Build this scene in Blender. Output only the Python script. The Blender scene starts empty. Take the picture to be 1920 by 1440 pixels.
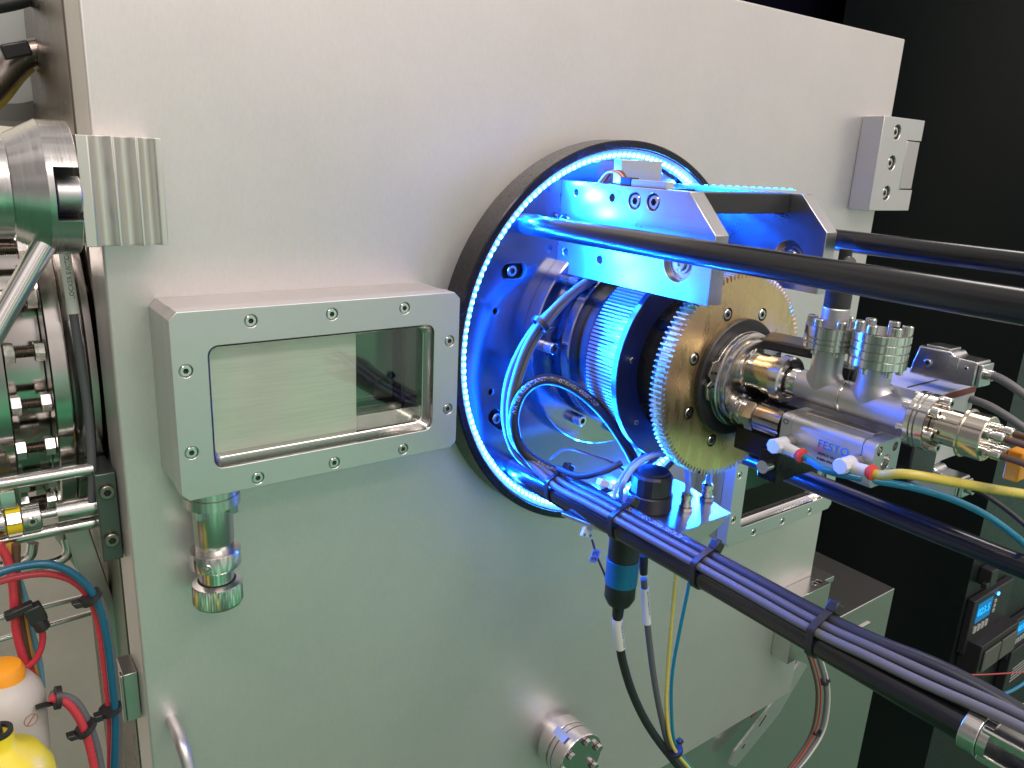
import bpy, bmesh, math, random
from math import sin, cos, pi, radians, sqrt, atan2, hypot
from mathutils import Vector, Matrix
random.seed(7)
S = 0.001                                   # everything below is written in millimetres
scn = bpy.context.scene
COL = scn.collection

# ------------------------------------------------------------------ camera
RX = ((0.80639434, -0.58933741, 0.04908747), (0.128824, 0.25606812, 0.95803627), (-0.57717635, -0.76623138, 0.28241268))
RCW = Matrix(RX).transposed()
FPX = 1477.63
CAM = Vector((-468.0, -500.0, 150.5))
cd = bpy.data.cameras.new('camera')
cd.sensor_width = 36; cd.lens = 36 * FPX / 1920
cd.clip_start = 0.01; cd.clip_end = 50
cam = bpy.data.objects.new('camera', cd); COL.objects.link(cam)
cam.matrix_world = Matrix.Translation(CAM * S) @ RCW.to_4x4()
scn.camera = cam

# ------------------------------------------------------------------ render / view
scn.render.engine = 'CYCLES'
scn.cycles.use_denoising = True
scn.cycles.max_bounces = 8; scn.cycles.glossy_bounces = 5; scn.cycles.diffuse_bounces = 3
scn.cycles.transmission_bounces = 6; scn.cycles.transparent_max_bounces = 8
scn.cycles.caustics_reflective = True
scn.cycles.blur_glossy = 0.5
scn.cycles.sample_clamp_indirect = 10
scn.view_settings.view_transform = 'Standard'
scn.view_settings.look = 'None'
scn.view_settings.gamma = 1
scn.view_settings.exposure = 0.18
scn.view_settings.use_curve_mapping = False

# ------------------------------------------------------------------ world: the lab around (warm ceiling, grey walls, green floor)
W = bpy.data.worlds.new('World'); scn.world = W; W.use_nodes = True
nt = W.node_tree; nt.nodes.clear()
def wn(t, **k):
    n = nt.nodes.new(t)
    for a, b in k.items(): setattr(n, a, b)
    return n
out = wn('ShaderNodeOutputWorld'); bg = wn('ShaderNodeBackground'); nt.links.new(bg.outputs[0], out.inputs[0])
tc = wn('ShaderNodeTexCoord'); sep = wn('ShaderNodeSeparateXYZ'); nt.links.new(tc.outputs['Generated'], sep.inputs[0])
mr = wn('ShaderNodeMapRange'); mr.inputs[1].default_value = -1; mr.inputs[2].default_value = 1
nt.links.new(sep.outputs[2], mr.inputs[0])
cr = wn('ShaderNodeValToRGB'); nt.links.new(mr.outputs[0], cr.inputs[0])
els = [(0.0, (.07, .34, .15)), (0.24, (.13, .58, .28)), (0.33, (.24, .66, .38)), (0.405, (.34, .56, .41)), (0.445, (.48, .50, .45)), (0.50, (.64, .59, .55)), (0.60, (1.0, .92, .87)), (0.75, (1.0, .91, .86)), (1.0, (.65, .6, .56))]
e = cr.color_ramp.elements
while len(e) > 1: e.remove(e[-1])
e[0].position = els[0][0]; e[0].color = (*els[0][1], 1)
for p, c in els[1:]:
    q = e.new(p); q.color = (*c, 1)
# darker towards the machine's left side and behind it
mx = wn('ShaderNodeMapRange'); mx.inputs[1].default_value = -0.95; mx.inputs[2].default_value = -0.35
mx.inputs[3].default_value = 0.30; mx.inputs[4].default_value = 1.0
nt.links.new(sep.outputs[0], mx.inputs[0])
# furniture and fittings of the room: dark and light patches
mp = wn('ShaderNodeMapping'); mp.inputs['Scale'].default_value = (5, 5, .8); nt.links.new(tc.outputs['Generated'], mp.inputs[0])
nz = wn('ShaderNodeTexNoise'); nz.inputs['Scale'].default_value = 1.5; nz.inputs['Detail'].default_value = 1.5
nt.links.new(mp.outputs[0], nz.inputs[0])
mz = wn('ShaderNodeMapRange'); mz.inputs[1].default_value = .40; mz.inputs[2].default_value = .60; mz.inputs[3].default_value = .35; mz.inputs[4].default_value = 1.45
nt.links.new(nz.outputs[0], mz.inputs[0])
m1 = wn('ShaderNodeMath', operation='MULTIPLY'); nt.links.new(mx.outputs[0], m1.inputs[0]); nt.links.new(mz.outputs[0], m1.inputs[1])
nz2 = wn('ShaderNodeTexNoise'); nz2.inputs['Scale'].default_value = 2.3; nz2.inputs['Detail'].default_value = 2.5
mp2 = wn('ShaderNodeMapping'); mp2.inputs['Scale'].default_value = (6, 6, .6); mp2.inputs['Location'].default_value = (3, 1, 2); nt.links.new(tc.outputs['Generated'], mp2.inputs[0]); nt.links.new(mp2.outputs[0], nz2.inputs[0])
mk = wn('ShaderNodeMapRange'); mk.inputs[1].default_value = .50; mk.inputs[2].default_value = .57; mk.inputs[3].default_value = 0; mk.inputs[4].default_value = .75; nt.links.new(nz2.outputs[0], mk.inputs[0])
mb = wn('ShaderNodeMapRange'); mb.inputs[1].default_value = -.62; mb.inputs[2].default_value = -.34; nt.links.new(sep.outputs[2], mb.inputs[0])
mkb = wn('ShaderNodeMath', operation='MULTIPLY'); nt.links.new(mk.outputs[0], mkb.inputs[0]); nt.links.new(mb.outputs[0], mkb.inputs[1])
mxr = wn('ShaderNodeMix', data_type='RGBA'); nt.links.new(mkb.outputs[0], mxr.inputs[0]); nt.links.new(cr.outputs[0], mxr.inputs[6]); mxr.inputs[7].default_value = (.56, .54, .52, 1)
vm = wn('ShaderNodeVectorMath', operation='SCALE'); nt.links.new(mxr.outputs[2], vm.inputs[0]); nt.links.new(m1.outputs[0], vm.inputs['Scale'])
nt.links.new(vm.outputs[0], bg.inputs[0]); bg.inputs[1].default_value = 0.95

# ------------------------------------------------------------------ ceiling lamps of the room
def area(name, loc, target, sx, sy, power, col):
    l = bpy.data.lights.new(name, 'AREA'); l.shape = 'RECTANGLE'; l.size = sx; l.size_y = sy; l.energy = power; l.color = col
    o = bpy.data.objects.new(name, l); COL.objects.link(o); o.location = loc
    o.rotation_euler = (Vector(target) - Vector(loc)).to_track_quat('-Z', 'Y').to_euler(); return o
area('ceiling_light', (-1.0, -1.0, 2.0), (0, 0, 0), 1.4, .22, 18, (1, .90, .83))
area('ceiling_light', (0.9, -1.4, 2.0), (0, 0, 0), 1.4, .22, 16, (1, .91, .84))
area('ceiling_light', (-0.2, -2.6, 2.0), (0, -.2, 0), 2.0, .3, 22, (1, .91, .84))
area('ceiling_light', (2.0, 0.9, 2.1), (0, -.3, 0), .5, 2.2, 26, (1, .94, .90))

# ------------------------------------------------------------------ pixel + depth -> point in space (mm)
def ray(u, v): return RCW @ Vector(((u - 960) / FPX, -(v - 720) / FPX, -1))
def at(u, v, Y):
    d = ray(u, v); return CAM + d * ((Y - CAM.y) / d.y)
def atx(u, v, X):
    d = ray(u, v); return CAM + d * ((X - CAM.x) / d.x)
def atz(u, v, Z):
    d = ray(u, v); return CAM + d * ((Z - CAM.z) / d.z)

# ------------------------------------------------------------------ materials
MATS = {}
def mat(name, col, metal=0.0, rough=0.5, brush=None, bump=0.0, spot=0.0, emit=None, es=0, rvar=0.05, coat=0, spec=None, alpha=None, trans=0, grain=0.0, bscale=1.0):
    if name in MATS: return MATS[name]
    m = bpy.data.materials.new(name); m.use_nodes = True; t = m.node_tree; N = t.nodes; L = t.links
    b = N['Principled BSDF']
    b.inputs['Base Color'].default_value = (*col, 1); b.inputs['Metallic'].default_value = metal; b.inputs['Roughness'].default_value = rough
    if spec is not None: b.inputs['Specular IOR Level'].default_value = spec
    if coat: b.inputs['Coat Weight'].default_value = coat; b.inputs['Coat Roughness'].default_value = .15
    if trans: b.inputs['Transmission Weight'].default_value = trans; b.inputs['IOR'].default_value = 1.45
    if emit:
        b.inputs['Emission Color'].default_value = (*emit, 1); b.inputs['Emission Strength'].default_value = es
    if not emit:
        c = N.new('ShaderNodeTexCoord')
        n = N.new('ShaderNodeTexNoise'); n.inputs['Detail'].default_value = 5; n.inputs['Roughness'].default_value = .6
        mp = N.new('ShaderNodeMapping'); L.new(c.outputs['Object'], mp.inputs[0]); L.new(mp.outputs[0], n.inputs[0])
        if brush: mp.inputs['Scale'].default_value = brush; n.inputs['Scale'].default_value = 1.0 * bscale
        else: n.inputs['Scale'].default_value = 60 * bscale
        r = N.new('ShaderNodeMapRange'); r.inputs[1].default_value = .3; r.inputs[2].default_value = .7
        r.inputs[3].default_value = max(0.02, rough - rvar); r.inputs[4].default_value = rough + rvar
        L.new(n.outputs[0], r.inputs[0]); L.new(r.outputs[0], b.inputs['Roughness'])
        if bump:
            bp = N.new('ShaderNodeBump'); bp.inputs['Strength'].default_value = bump; bp.inputs['Distance'].default_value = .0004
            L.new(n.outputs[0], bp.inputs['Height']); L.new(bp.outputs[0], b.inputs['Normal'])
        if spot or grain:
            n2 = N.new('ShaderNodeTexNoise'); n2.inputs['Scale'].default_value = 9; n2.inputs['Detail'].default_value = 6; n2.inputs['Roughness'].default_value = .65
            L.new(c.outputs['Object'], n2.inputs[0])
            r2 = N.new('ShaderNodeMapRange'); r2.inputs[1].default_value = .3; r2.inputs[2].default_value = .7
            r2.inputs[3].default_value = 1 - spot; r2.inputs[4].default_value = 1 + spot * .5
            L.new(n2.outputs[0], r2.inputs[0])
            r3 = N.new('ShaderNodeMapRange'); r3.inputs[1].default_value = .3; r3.inputs[2].default_value = .7
            r3.inputs[3].default_value = 1 - grain; r3.inputs[4].default_value = 1 + grain
            L.new(n.outputs[0], r3.inputs[0])
            mm = N.new('ShaderNodeMath'); mm.operation = 'MULTIPLY'; L.new(r2.outputs[0], mm.inputs[0]); L.new(r3.outputs[0], mm.inputs[1])
            v = N.new('ShaderNodeVectorMath'); v.operation = 'SCALE'; v.inputs[0].default_value = col; L.new(mm.outputs[0], v.inputs['Scale'])
            L.new(v.outputs[0], b.inputs['Base Color'])
    MATS[name] = m; return m

door_steel = mat('bead blasted door steel', (.67, .635, .62), .78, .42, brush=(900, 900, 300), bump=.03, spot=.05, rvar=.025, grain=.03)
frame_alu = mat('brushed aluminium', (.62, .61, .61), .85, .36, brush=(40, 300, 900), bump=.05, rvar=.05, spot=.04)
side_alu = mat('milled aluminium sides', (.58, .56, .55), 1, .33, brush=(60, 700, 60), bump=.05, rvar=.05)
bracket_alu = mat('milled bracket aluminium', (.60, .60, .62), 1, .29, brush=(900, 60, 60), bump=.0, rvar=.02)
dark_steel = mat('dark ground steel', (.26, .22, .195), 1, .30, brush=(400, 25, 25), bump=.05, rvar=.06)
steel = mat('turned steel', (.66, .64, .62), 1, .20, brush=(300, 300, 300), bump=.02, rvar=.05)
polished = mat('polished steel', (.68, .66, .64), 1, .18, rvar=.02)
warm_nickel = mat('warm nickel steel', (.64, .58, .50), 1, .18, rvar=.02)
groove_steel = mat('satin turned steel', (.60, .59, .56), 1, .26, rvar=.02)
hub_steel = mat('hub steel', (.46, .44, .42), 1, .20, rvar=.02)
satin = mat('satin blasted steel', (.55, .54, .55), 1, .42, brush=(800, 800, 800), bump=.06, rvar=.04)
disc_steel = mat('turned disc steel', (.21, .21, .225), 1, .19, brush=(200, 200, 200), bump=.0, rvar=.006)
motor_steel = mat('dark motor steel', (.34, .34, .38), 1, .17, rvar=.03)
brass = mat('brass', (.88, .62, .32), .95, .29, brush=(160, 60, 30), bump=.04, rvar=.08, spot=.22)
anodised = mat('black anodised metal', (.02, .02, .024), .6, .26, brush=(300, 300, 300), bump=.02, rvar=.05)
rod_black = mat('black rod coating', (.009, .009, .011), 0, .22, brush=(1500, 60, 1500), bump=.08, rvar=.04, spec=.6)
black_plastic = mat('black plastic', (.018, .018, .02), 0, .38, rvar=.06)
black_rubber = mat('black rubber', (.016, .017, .02), 0, .5, rvar=.06)
hose_black = mat('black hose jacket', (.02, .022, .03), 0, .36, rvar=.05)
hose_print = mat('grey hose print', (.35, .36, .4), 0, .6)
cable_grey = mat('grey cable jacket', (.10, .10, .11), 0, .40, rvar=.05)
cable_light = mat('light grey cable jacket', (.12, .12, .128), 0, .42, rvar=.05)
white_sleeve = mat('white label sleeve', (.72, .71, .68), 0, .5)
print_black = mat('black print', (.02, .02, .02), 0, .6)
print_blue = mat('blue print', (.0, .22, .52), 0, .5)
teal = mat('teal tube', (.01, .20, .27), 0, .25)
yellow = mat('yellow tube', (.62, .50, .09), 0, .28)
blue_tube = mat('translucent blue tube', (.03, .30, .50), 0, .15, trans=.35)
red_tube = mat('red tube', (.52, .04, .06), 0, .28)
red_plastic = mat('red plastic', (.75, .05, .02), 0, .4)
orange = mat('orange plastic', (.85, .33, .02), 0, .45)
yellow_plastic = mat('yellow plastic', (.75, .58, .02), 0, .4)
white_plastic = mat('white plastic', (.70, .69, .70), 0, .35)
bottle_plastic = mat('milky bottle plastic', (.50, .46, .43), 0, .4)
blue_band = mat('blue anodised band', (.01, .17, .34), .3, .35)
chrome = mat('chrome shell', (.58, .58, .58), 1, .22, rvar=.04)
grey_paint = mat('grey housing', (.38, .39, .39), 0, .45)
dark_red = mat('dark red stripe', (.13, .008, .014), 0, .4)
cabinet_black = mat('cabinet black paint', (.0022, .002, .007), 0, .6, spec=.05)
rack_dark = mat('dark rack paint', (.005, .009, .010), .0, .42, spec=.5)
beige = mat('beige panel paint', (.82, .76, .67), 0, .55, spot=.1)
beige_dark = mat('beige panel shade paint', (.30, .27, .23), 0, .55)
wire_white = mat('white wire', (.6, .58, .55), 0, .4)
wire_red = mat('red wire', (.40, .05, .04), 0, .45)
wire_brown = mat('brown wire', (.10, .05, .03), 0, .45)
hole_dark = mat('dark recess', (.012, .012, .012), .0, .6)
cabinet_steel = mat('bright cabinet steel', (.62, .61, .59), .93, .24, brush=(30, 300, 300), bump=.0, rvar=.02)
led_lit = mat('lit blue diode', (.1, .3, 1), emit=(.05, .40, 1.0), es=60)
lcd = mat('lit display', (.0, .1, .2), emit=(.0, .30, .85), es=.35)
lcd_on = mat('lit display digits', (.0, .1, .2), emit=(.02, .45, .95), es=1.2)
led_dot = mat('lit pilot lamp', (.0, .1, .2), emit=(.05, .3, 1), es=6)
tag_blue = mat('pale blue cable tag', (.35, .45, .75), 0, .5)
shutter = mat('pale shutter steel', (.96, .94, .87), .1, .40, brush=(30, 30, 900), bump=.10, rvar=.06, grain=.07, spot=.03)
glass = bpy.data.materials.new('window glass'); glass.use_nodes = True
t = glass.node_tree; t.nodes.clear()
go = t.nodes.new('ShaderNodeOutputMaterial'); gm = t.nodes.new('ShaderNodeMixShader'); gt = t.nodes.new('ShaderNodeBsdfTransparent'); gg = t.nodes.new('ShaderNodeBsdfGlossy')
gf = t.nodes.new('ShaderNodeFresnel'); gf.inputs[0].default_value = 1.5; gg.inputs['Roughness'].default_value = .02; gt.inputs[0].default_value = (.93, .95, .93, 1)
t.links.new(gf.outputs[0], gm.inputs[0]); t.links.new(gt.outputs[0], gm.inputs[1]); t.links.new(gg.outputs[0], gm.inputs[2]); t.links.new(gm.outputs[0], go.inputs[0])

# ------------------------------------------------------------------ mesh builder (mm, world coordinates)
def frame_of(axis):
    a = Vector(axis).normalized()
    r = Vector((0, 0, 1)) if abs(a.z) < .9 else Vector((1, 0, 0))
    u = r.cross(a).normalized(); v = a.cross(u).normalized()
    return u, v, a
class B:
    def __init__(s): s.v = []; s.f = []; s.m = []
    def add(s, vs, fs, mi=0):
        o = len(s.v); s.v += [Vector(p) for p in vs]
        for f in fs: s.f.append([i + o for i in f]); s.m.append(mi)
        return s
    def box(s, x0, x1, y0, y1, z0, z1, mi=0):
        v = [(x, y, z) for z in (z0, z1) for y in (y0, y1) for x in (x0, x1)]
        return s.add(v, [(0, 2, 3, 1), (4, 5, 7, 6), (0, 1, 5, 4), (2, 6, 7, 3), (0, 4, 6, 2), (1, 3, 7, 5)], mi)
    def obox(s, c, dx, dy, dz, sx, sy, sz, mi=0):
        c = Vector(c); dx, dy, dz = Vector(dx).normalized(), Vector(dy).normalized(), Vector(dz).normalized()
        v = [c + dx * (sx * a / 2) + dy * (sy * b / 2) + dz * (sz * d / 2) for d in (-1, 1) for b in (-1, 1) for a in (-1, 1)]
        return s.add(v, [(0, 2, 3, 1), (4, 5, 7, 6), (0, 1, 5, 4), (2, 6, 7, 3), (0, 4, 6, 2), (1, 3, 7, 5)], mi)
    def prism(s, pts, axis, a, b, mi=0):
        # pts: 2D polygon; axis 'x': (y,z), 'y': (x,z), 'z': (x,y)
        def P(p, h):
            return {'x': (h, p[0], p[1]), 'y': (p[0], h, p[1]), 'z': (p[0], p[1], h)}[axis]
        n = len(pts); v = [P(p, a) for p in pts] + [P(p, b) for p in pts]
        fs = [tuple(range(n))[::-1], tuple(range(n, 2 * n))] + [(i, (i + 1) % n, n + (i + 1) % n, n + i) for i in range(n)]
        return s.add(v, fs, mi)
    def oprism(s, pts, o, du, dv, dn, h, mi=0):
        o, du, dv, dn = Vector(o), Vector(du), Vector(dv), Vector(dn)
        n = len(pts); v = [o + du * p[0] + dv * p[1] for p in pts] + [o + du * p[0] + dv * p[1] + dn * h for p in pts]
        return s.add(v, [tuple(range(n))[::-1], tuple(range(n, 2 * n))] + [(i, (i + 1) % n, n + (i + 1) % n, n + i) for i in range(n)], mi)
    def lathe(s, prof, o, axis, n=32, mi=0, cap=(1, 1), phase=0.0):
        # prof: list of (r, h) along axis from o
        u, w, a = frame_of(axis); o = Vector(o); vs = []; fs = []
        for r, h in prof:
            for k in range(n):
                t = 2 * pi * k / n + phase; vs.append(o + a * h + (u * cos(t) + w * sin(t)) * r)
        for j in range(len(prof) - 1):
            for k in range(n):
                k2 = (k + 1) % n; fs.append((j * n + k, j * n + k2, (j + 1) * n + k2, (j + 1) * n + k))
        if cap[0]: fs.append(tuple(range(n))[::-1])
        if cap[1]: fs.append(tuple(range((len(prof) - 1) * n, len(prof) * n)))
        return s.add(vs, fs, mi)
    def ring(s, ri, ro, o, axis, h, n=96, mi=0):
        # solid ring
        u, w, a = frame_of(axis); o = Vector(o); vs = []; fs = []
        prof = [(ro, 0), (ro, h), (ri, h), (ri, 0)]
        for r, hh in prof:
            for k in range(n):
                t = 2 * pi * k / n; vs.append(o + a * hh + (u * cos(t) + w * sin(t)) * r)
        for j in range(4):
            j2 = (j + 1) % 4
            for k in range(n):
                k2 = (k + 1) % n; fs.append((j * n + k, j * n + k2, j2 * n + k2, j2 * n + k))
        return s.add(vs, fs, mi)
    def ringprof(s, prof, o, axis, n=128, mi=0):
        u, w, a = frame_of(axis); o = Vector(o); vs = []; fs = []; m = len(prof)
        for r, hh in prof:
            for k in range(n):
                t = 2 * pi * k / n; vs.append(o + a * hh + (u * cos(t) + w * sin(t)) * r)
        for j in range(m):
            j2 = (j + 1) % m
            for k in range(n):
                k2 = (k + 1) % n; fs.append((j * n + k, j * n + k2, j2 * n + k2, j2 * n + k))
        return s.add(vs, fs, mi)
    def tube(s, pts, r, n=14, sub=8, mi=0, flat=False):
        path, fr = sweep(pts, sub if not flat else 1, smooth=not flat)
        vs = []; fs = []; rr = r if callable(r) else (lambda t: r)
        for i, (p, (u, w)) in enumerate(zip(path, fr)):
            q = rr(i / (len(path) - 1))
            for k in range(n):
                t = 2 * pi * k / n; vs.append(p + (u * cos(t) + w * sin(t)) * q)
        for i in range(len(path) - 1):
            for k in range(n):
                k2 = (k + 1) % n; fs.append((i * n + k, i * n + k2, (i + 1) * n + k2, (i + 1) * n + k))
        fs.append(tuple(range(n))[::-1]); fs.append(tuple(range((len(path) - 1) * n, len(path) * n)))
        return s.add(vs, fs, mi)
    def screw(s, c, axis, r=3.5, h=4, hexr=None, depth=2.0, n=24):
        """cap head with a hexagon socket, seat at c, head along axis; slot 1 = dark socket floor"""
        hx = hexr or r * .52; u, w, a = frame_of(axis); c = Vector(c)
        def hexrad(t):
            q = (t % (pi / 3)) - pi / 6; return hx * cos(pi / 6) / cos(q)
        rings = [(lambda t: r, 0), (lambda t: r, h - r * .12), (lambda t: r * .88, h), (hexrad, h), (hexrad, h - depth)]
        vs = []; fs = []
        for f, hh in rings:
            for k in range(n):
                t = 2 * pi * k / n; vs.append(c + a * hh + (u * cos(t) + w * sin(t)) * f(t))
        for j in range(4):
            for k in range(n):
                k2 = (k + 1) % n; fs.append((j * n + k, j * n + k2, (j + 1) * n + k2, (j + 1) * n + k))
        s.add(vs, fs, 0); s.add(vs[4 * n:], [tuple(range(n))], 1)
        return s
    def hexa(s, c, axis, r, h, mi=0, phase=0.0, n=6):
        return s.lathe([(r * .93, 0), (r, r * .06), (r, h - r * .06), (r * .9, h)], c, axis, n=n, mi=mi, phase=phase)

def catmull(pts, sub):
    P = [Vector(p) for p in pts]
    if len(P) < 3: return [P[0].lerp(P[-1], i / sub) for i in range(sub + 1)]
    Q = [P[0] * 2 - P[1]] + P + [P[-1] * 2 - P[-2]]; out = []
    for i in range(1, len(Q) - 2):
        for k in range(sub):
            t = k / sub; a, b, c, d = Q[i - 1], Q[i], Q[i + 1], Q[i + 2]
            out.append(.5 * ((2 * b) + (c - a) * t + (2 * a - 5 * b + 4 * c - d) * t * t + (3 * b - a - 3 * c + d) * t ** 3))
    out.append(P[-1]); return out
def sweep(pts, sub=8, smooth=True):
    path = catmull(pts, sub) if smooth else [Vector(p) for p in pts]
    T = []
    for i in range(len(path)):
        a = path[max(0, i - 1)]; b = path[min(len(path) - 1, i + 1)]; T.append((b - a).normalized())
    u, w, _ = frame_of(T[0]); fr = []
    for i, t in enumerate(T):
        u = (u - t * u.dot(t)).normalized(); w = t.cross(u); fr.append((u.copy(), w.copy()))
    return path, fr

def mesh_of(b, base, name, mats):
    me = bpy.data.meshes.new(name)
    me.from_pydata([((p - base) * S)[:] for p in b.v], [], b.f)
    for m in mats: me.materials.append(m)
    if max(b.m or [0]) > 0:
        for p, mi in zip(me.polygons, b.m): p.material_index = min(mi, len(mats) - 1)
    bm = bmesh.new(); bm.from_mesh(me); bmesh.ops.recalc_face_normals(bm, faces=bm.faces); bm.to_mesh(me); bm.free()
    return me
def finish(me, ang=32):
    me.shade_smooth(); me.set_sharp_from_angle(angle=radians(ang))
def obj(name, b, mats, parent=None, base=None, bevel=0, cut=None, ang=32, seg=2):
    if not isinstance(mats, (list, tuple)): mats = [mats]
    base = Vector(base or (0, 0, 0))
    me = mesh_of(b, base, name, mats)
    if cut is not None:
        me2 = mesh_of(cut, base, name + '_c', [mats[-1]])
        o1 = bpy.data.objects.new('tmp_a', me); o2 = bpy.data.objects.new('tmp_b', me2); COL.objects.link(o1); COL.objects.link(o2)
        md = o1.modifiers.new('b', 'BOOLEAN'); md.operation = 'DIFFERENCE'; md.object = o2; md.solver = 'EXACT'; md.use_self = True
        dg = bpy.context.evaluated_depsgraph_get(); ev = o1.evaluated_get(dg)
        me3 = bpy.data.meshes.new_from_object(ev); bpy.data.objects.remove(o1); bpy.data.objects.remove(o2)
        bpy.data.meshes.remove(me); bpy.data.meshes.remove(me2); me = me3; me.name = name
    finish(me, ang)
    o = bpy.data.objects.new(name, me); COL.objects.link(o)
    if parent is not None: o.parent = parent
    else: o.location = base * S
    if bevel:
        md = o.modifiers.new('bevel', 'BEVEL'); md.width = bevel * S; md.segments = seg; md.limit_method = 'ANGLE'; md.angle_limit = radians(40); md.harden_normals = False
    return o
class T:
    """a thing: an Empty at its base, its parts are children"""
    def __init__(s, name, label, cat, base=(0, 0, 0), group=None):
        o = bpy.data.objects.new(name, None); COL.objects.link(o); o.empty_display_size = .01
        s.base = Vector(base); o.location = s.base * S; o['label'] = label; o['category'] = cat
        if group: o['group'] = group
        s.o = o
    def part(s, name, b, mats, of=None, bevel=0, cut=None, label=None, ang=32, seg=2):
        o = obj(name, b, mats, base=s.base, bevel=bevel, cut=cut, ang=ang, seg=seg)
        o.location = (0, 0, 0); o.parent = of if of is not None else s.o
        if label: o['label'] = label
        return o
def solo(name, label, cat, b, mats, base=None, bevel=0, cut=None, group=None, ang=32):
    if base is None:
        n = len(b.v); base = (sum(p.x for p in b.v) / n, sum(p.y for p in b.v) / n, min(p.z for p in b.v))
    o = obj(name, b, mats, base=base, bevel=bevel, cut=cut, ang=ang)
    o['label'] = label; o['category'] = cat
    if group: o['group'] = group
    return o
def structure(name, b, mats):
    o = obj(name, b, mats, base=(0, 0, 0)); o['kind'] = 'structure'; return o
def dup(o, parent=None, off=(0, 0, 0), label=None, group=None):
    c = o.copy(); COL.objects.link(c)
    if parent is not None: c.parent = parent
    else: c.location = o.location + Vector(off) * S
    if label: c['label'] = label
    if group: c['group'] = group
    for ch in [x for x in bpy.data.objects if x.parent is o and x is not c]: dup(ch, c)
    return c
def text_mesh(string, size, extrude=.12):
    cu = bpy.data.curves.new('t', 'FONT'); cu.body = string; cu.size = size; cu.align_x = 'LEFT'; cu.align_y = 'CENTER'; cu.extrude = extrude; cu.resolution_u = 3
    o = bpy.data.objects.new('t', cu); COL.objects.link(o)
    dg = bpy.context.evaluated_depsgraph_get(); me = bpy.data.meshes.new_from_object(o.evaluated_get(dg))
    vs = [v.co.copy() for v in me.vertices]; fs = [list(p.vertices) for p in me.polygons]
    bpy.data.objects.remove(o); bpy.data.curves.remove(cu); bpy.data.meshes.remove(me)
    return vs, fs
def flat_text(string, size, o, dx, dy, extrude=.12, bold=0):
    vs, fs = text_mesh(string, size, extrude); dx, dy = Vector(dx).normalized(), Vector(dy).normalized(); dn = dx.cross(dy); o = Vector(o)
    b = B(); b.add([o + dx * v.x + dy * v.y + dn * v.z for v in vs], fs); return b
def wrap_text(string, size, pts, r, start, facing, extrude=.1, sub=8):
    """print running along a tube: start = mm along the path, facing = direction the print looks at"""
    vs, fs = text_mesh(string, size, extrude); path, fr = sweep(pts, sub)
    L = [0]
    for i in range(1, len(path)): L.append(L[-1] + (path[i] - path[i - 1]).length)
    b = B(); res = []
    facing = Vector(facing)
    for v in vs:
        d = start + v.x; i = 0
        while i < len(L) - 2 and L[i + 1] < d: i += 1
        t = (d - L[i]) / max(1e-6, L[i + 1] - L[i]); p = path[i].lerp(path[i + 1], t); tg = (path[i + 1] - path[i]).normalized()
        n = (facing - tg * facing.dot(tg)).normalized(); s = n.cross(tg)
        th = v.y / r; res.append(p + (n * cos(th) + s * sin(th)) * (r + .05 + v.z + extrude))
    b.add(res, fs); return b
def cylb(c, axis, r, h, n=32, mi=0):
    return B().lathe([(r, 0), (r, h)], c, axis, n=n, mi=mi)
def rrect(x0, x1, z0, z1, r, n=6):
    pts = []
    for cx, cz, a in ((x1 - r, z1 - r, 0), (x0 + r, z1 - r, 90), (x0 + r, z0 + r, 180), (x1 - r, z0 + r, 270)):
        for k in range(n + 1):
            t = radians(a + 90 * k / n); pts.append((cx + r * cos(t), cz + r * sin(t)))
    return pts
def subpath(pts, a, b, sub=8):
    """the piece of a swept path between a and b millimetres"""
    path, _ = sweep(pts, sub); L = 0; out_ = []
    for i in range(len(path)):
        if i: L += (path[i] - path[i - 1]).length
        if a <= L <= b: out_.append(path[i])
    return out_
#PARTS
# ================================================================== big structure
b = B(); b.box(-2600, -470, 1000, 1010, -2200, 1200)
for z in (-1500, -1150, -820, -560, -330, -120, 120, 400): b.box(-2600, -470, 985, 999, z, z + 14)
b.box(-470, 380, 1000, 1010, -2200, 1200)
structure('back_wall', b, beige)
structure('ground', B().box(-4000, 5000, -3000, 5000, -2300, -2290), mat('green floor paint', (.03, .17, .08), 0, .35, spot=.1))

# ------------------------------------------------------------------ black cabinet and instrument rack behind, right
t = T('equipment_cabinet', 'tall black cabinet filling the dark background right of the steel door', 'cabinet', (1400, 700, -2290))
b = B(); b.box(390, 5200, 700, 1300, -2290, 1600); t.part('body', b, cabinet_black)
t.part('plinth', B().box(395, 5195, 690, 699.5, -2290, -2200), anodised)

RY = 100.0
t = T('instrument_rack', 'dark rack panel with blue lit controllers at the lower right edge', 'rack', (1700, RY, -2290))
p0 = at(1830, 1035, RY)
b = B(); b.box(p0.x, p0.x + 1500, RY, RY + 500, -2290, 1300); t.part('panel', b, rack_dark)
def on_rack(pts): return [(at(u, v, RY).x, at(u, v, RY).z) for u, v in pts]
def rbox(u, v, w, h, d, z0=0, mi=0, bb=None):
    p = at(u, v, RY); bb = bb or B(); bb.box(p.x, p.x + w, RY - d, RY - z0, p.z - h, p.z, mi); return bb
SX = 4.6
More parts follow.
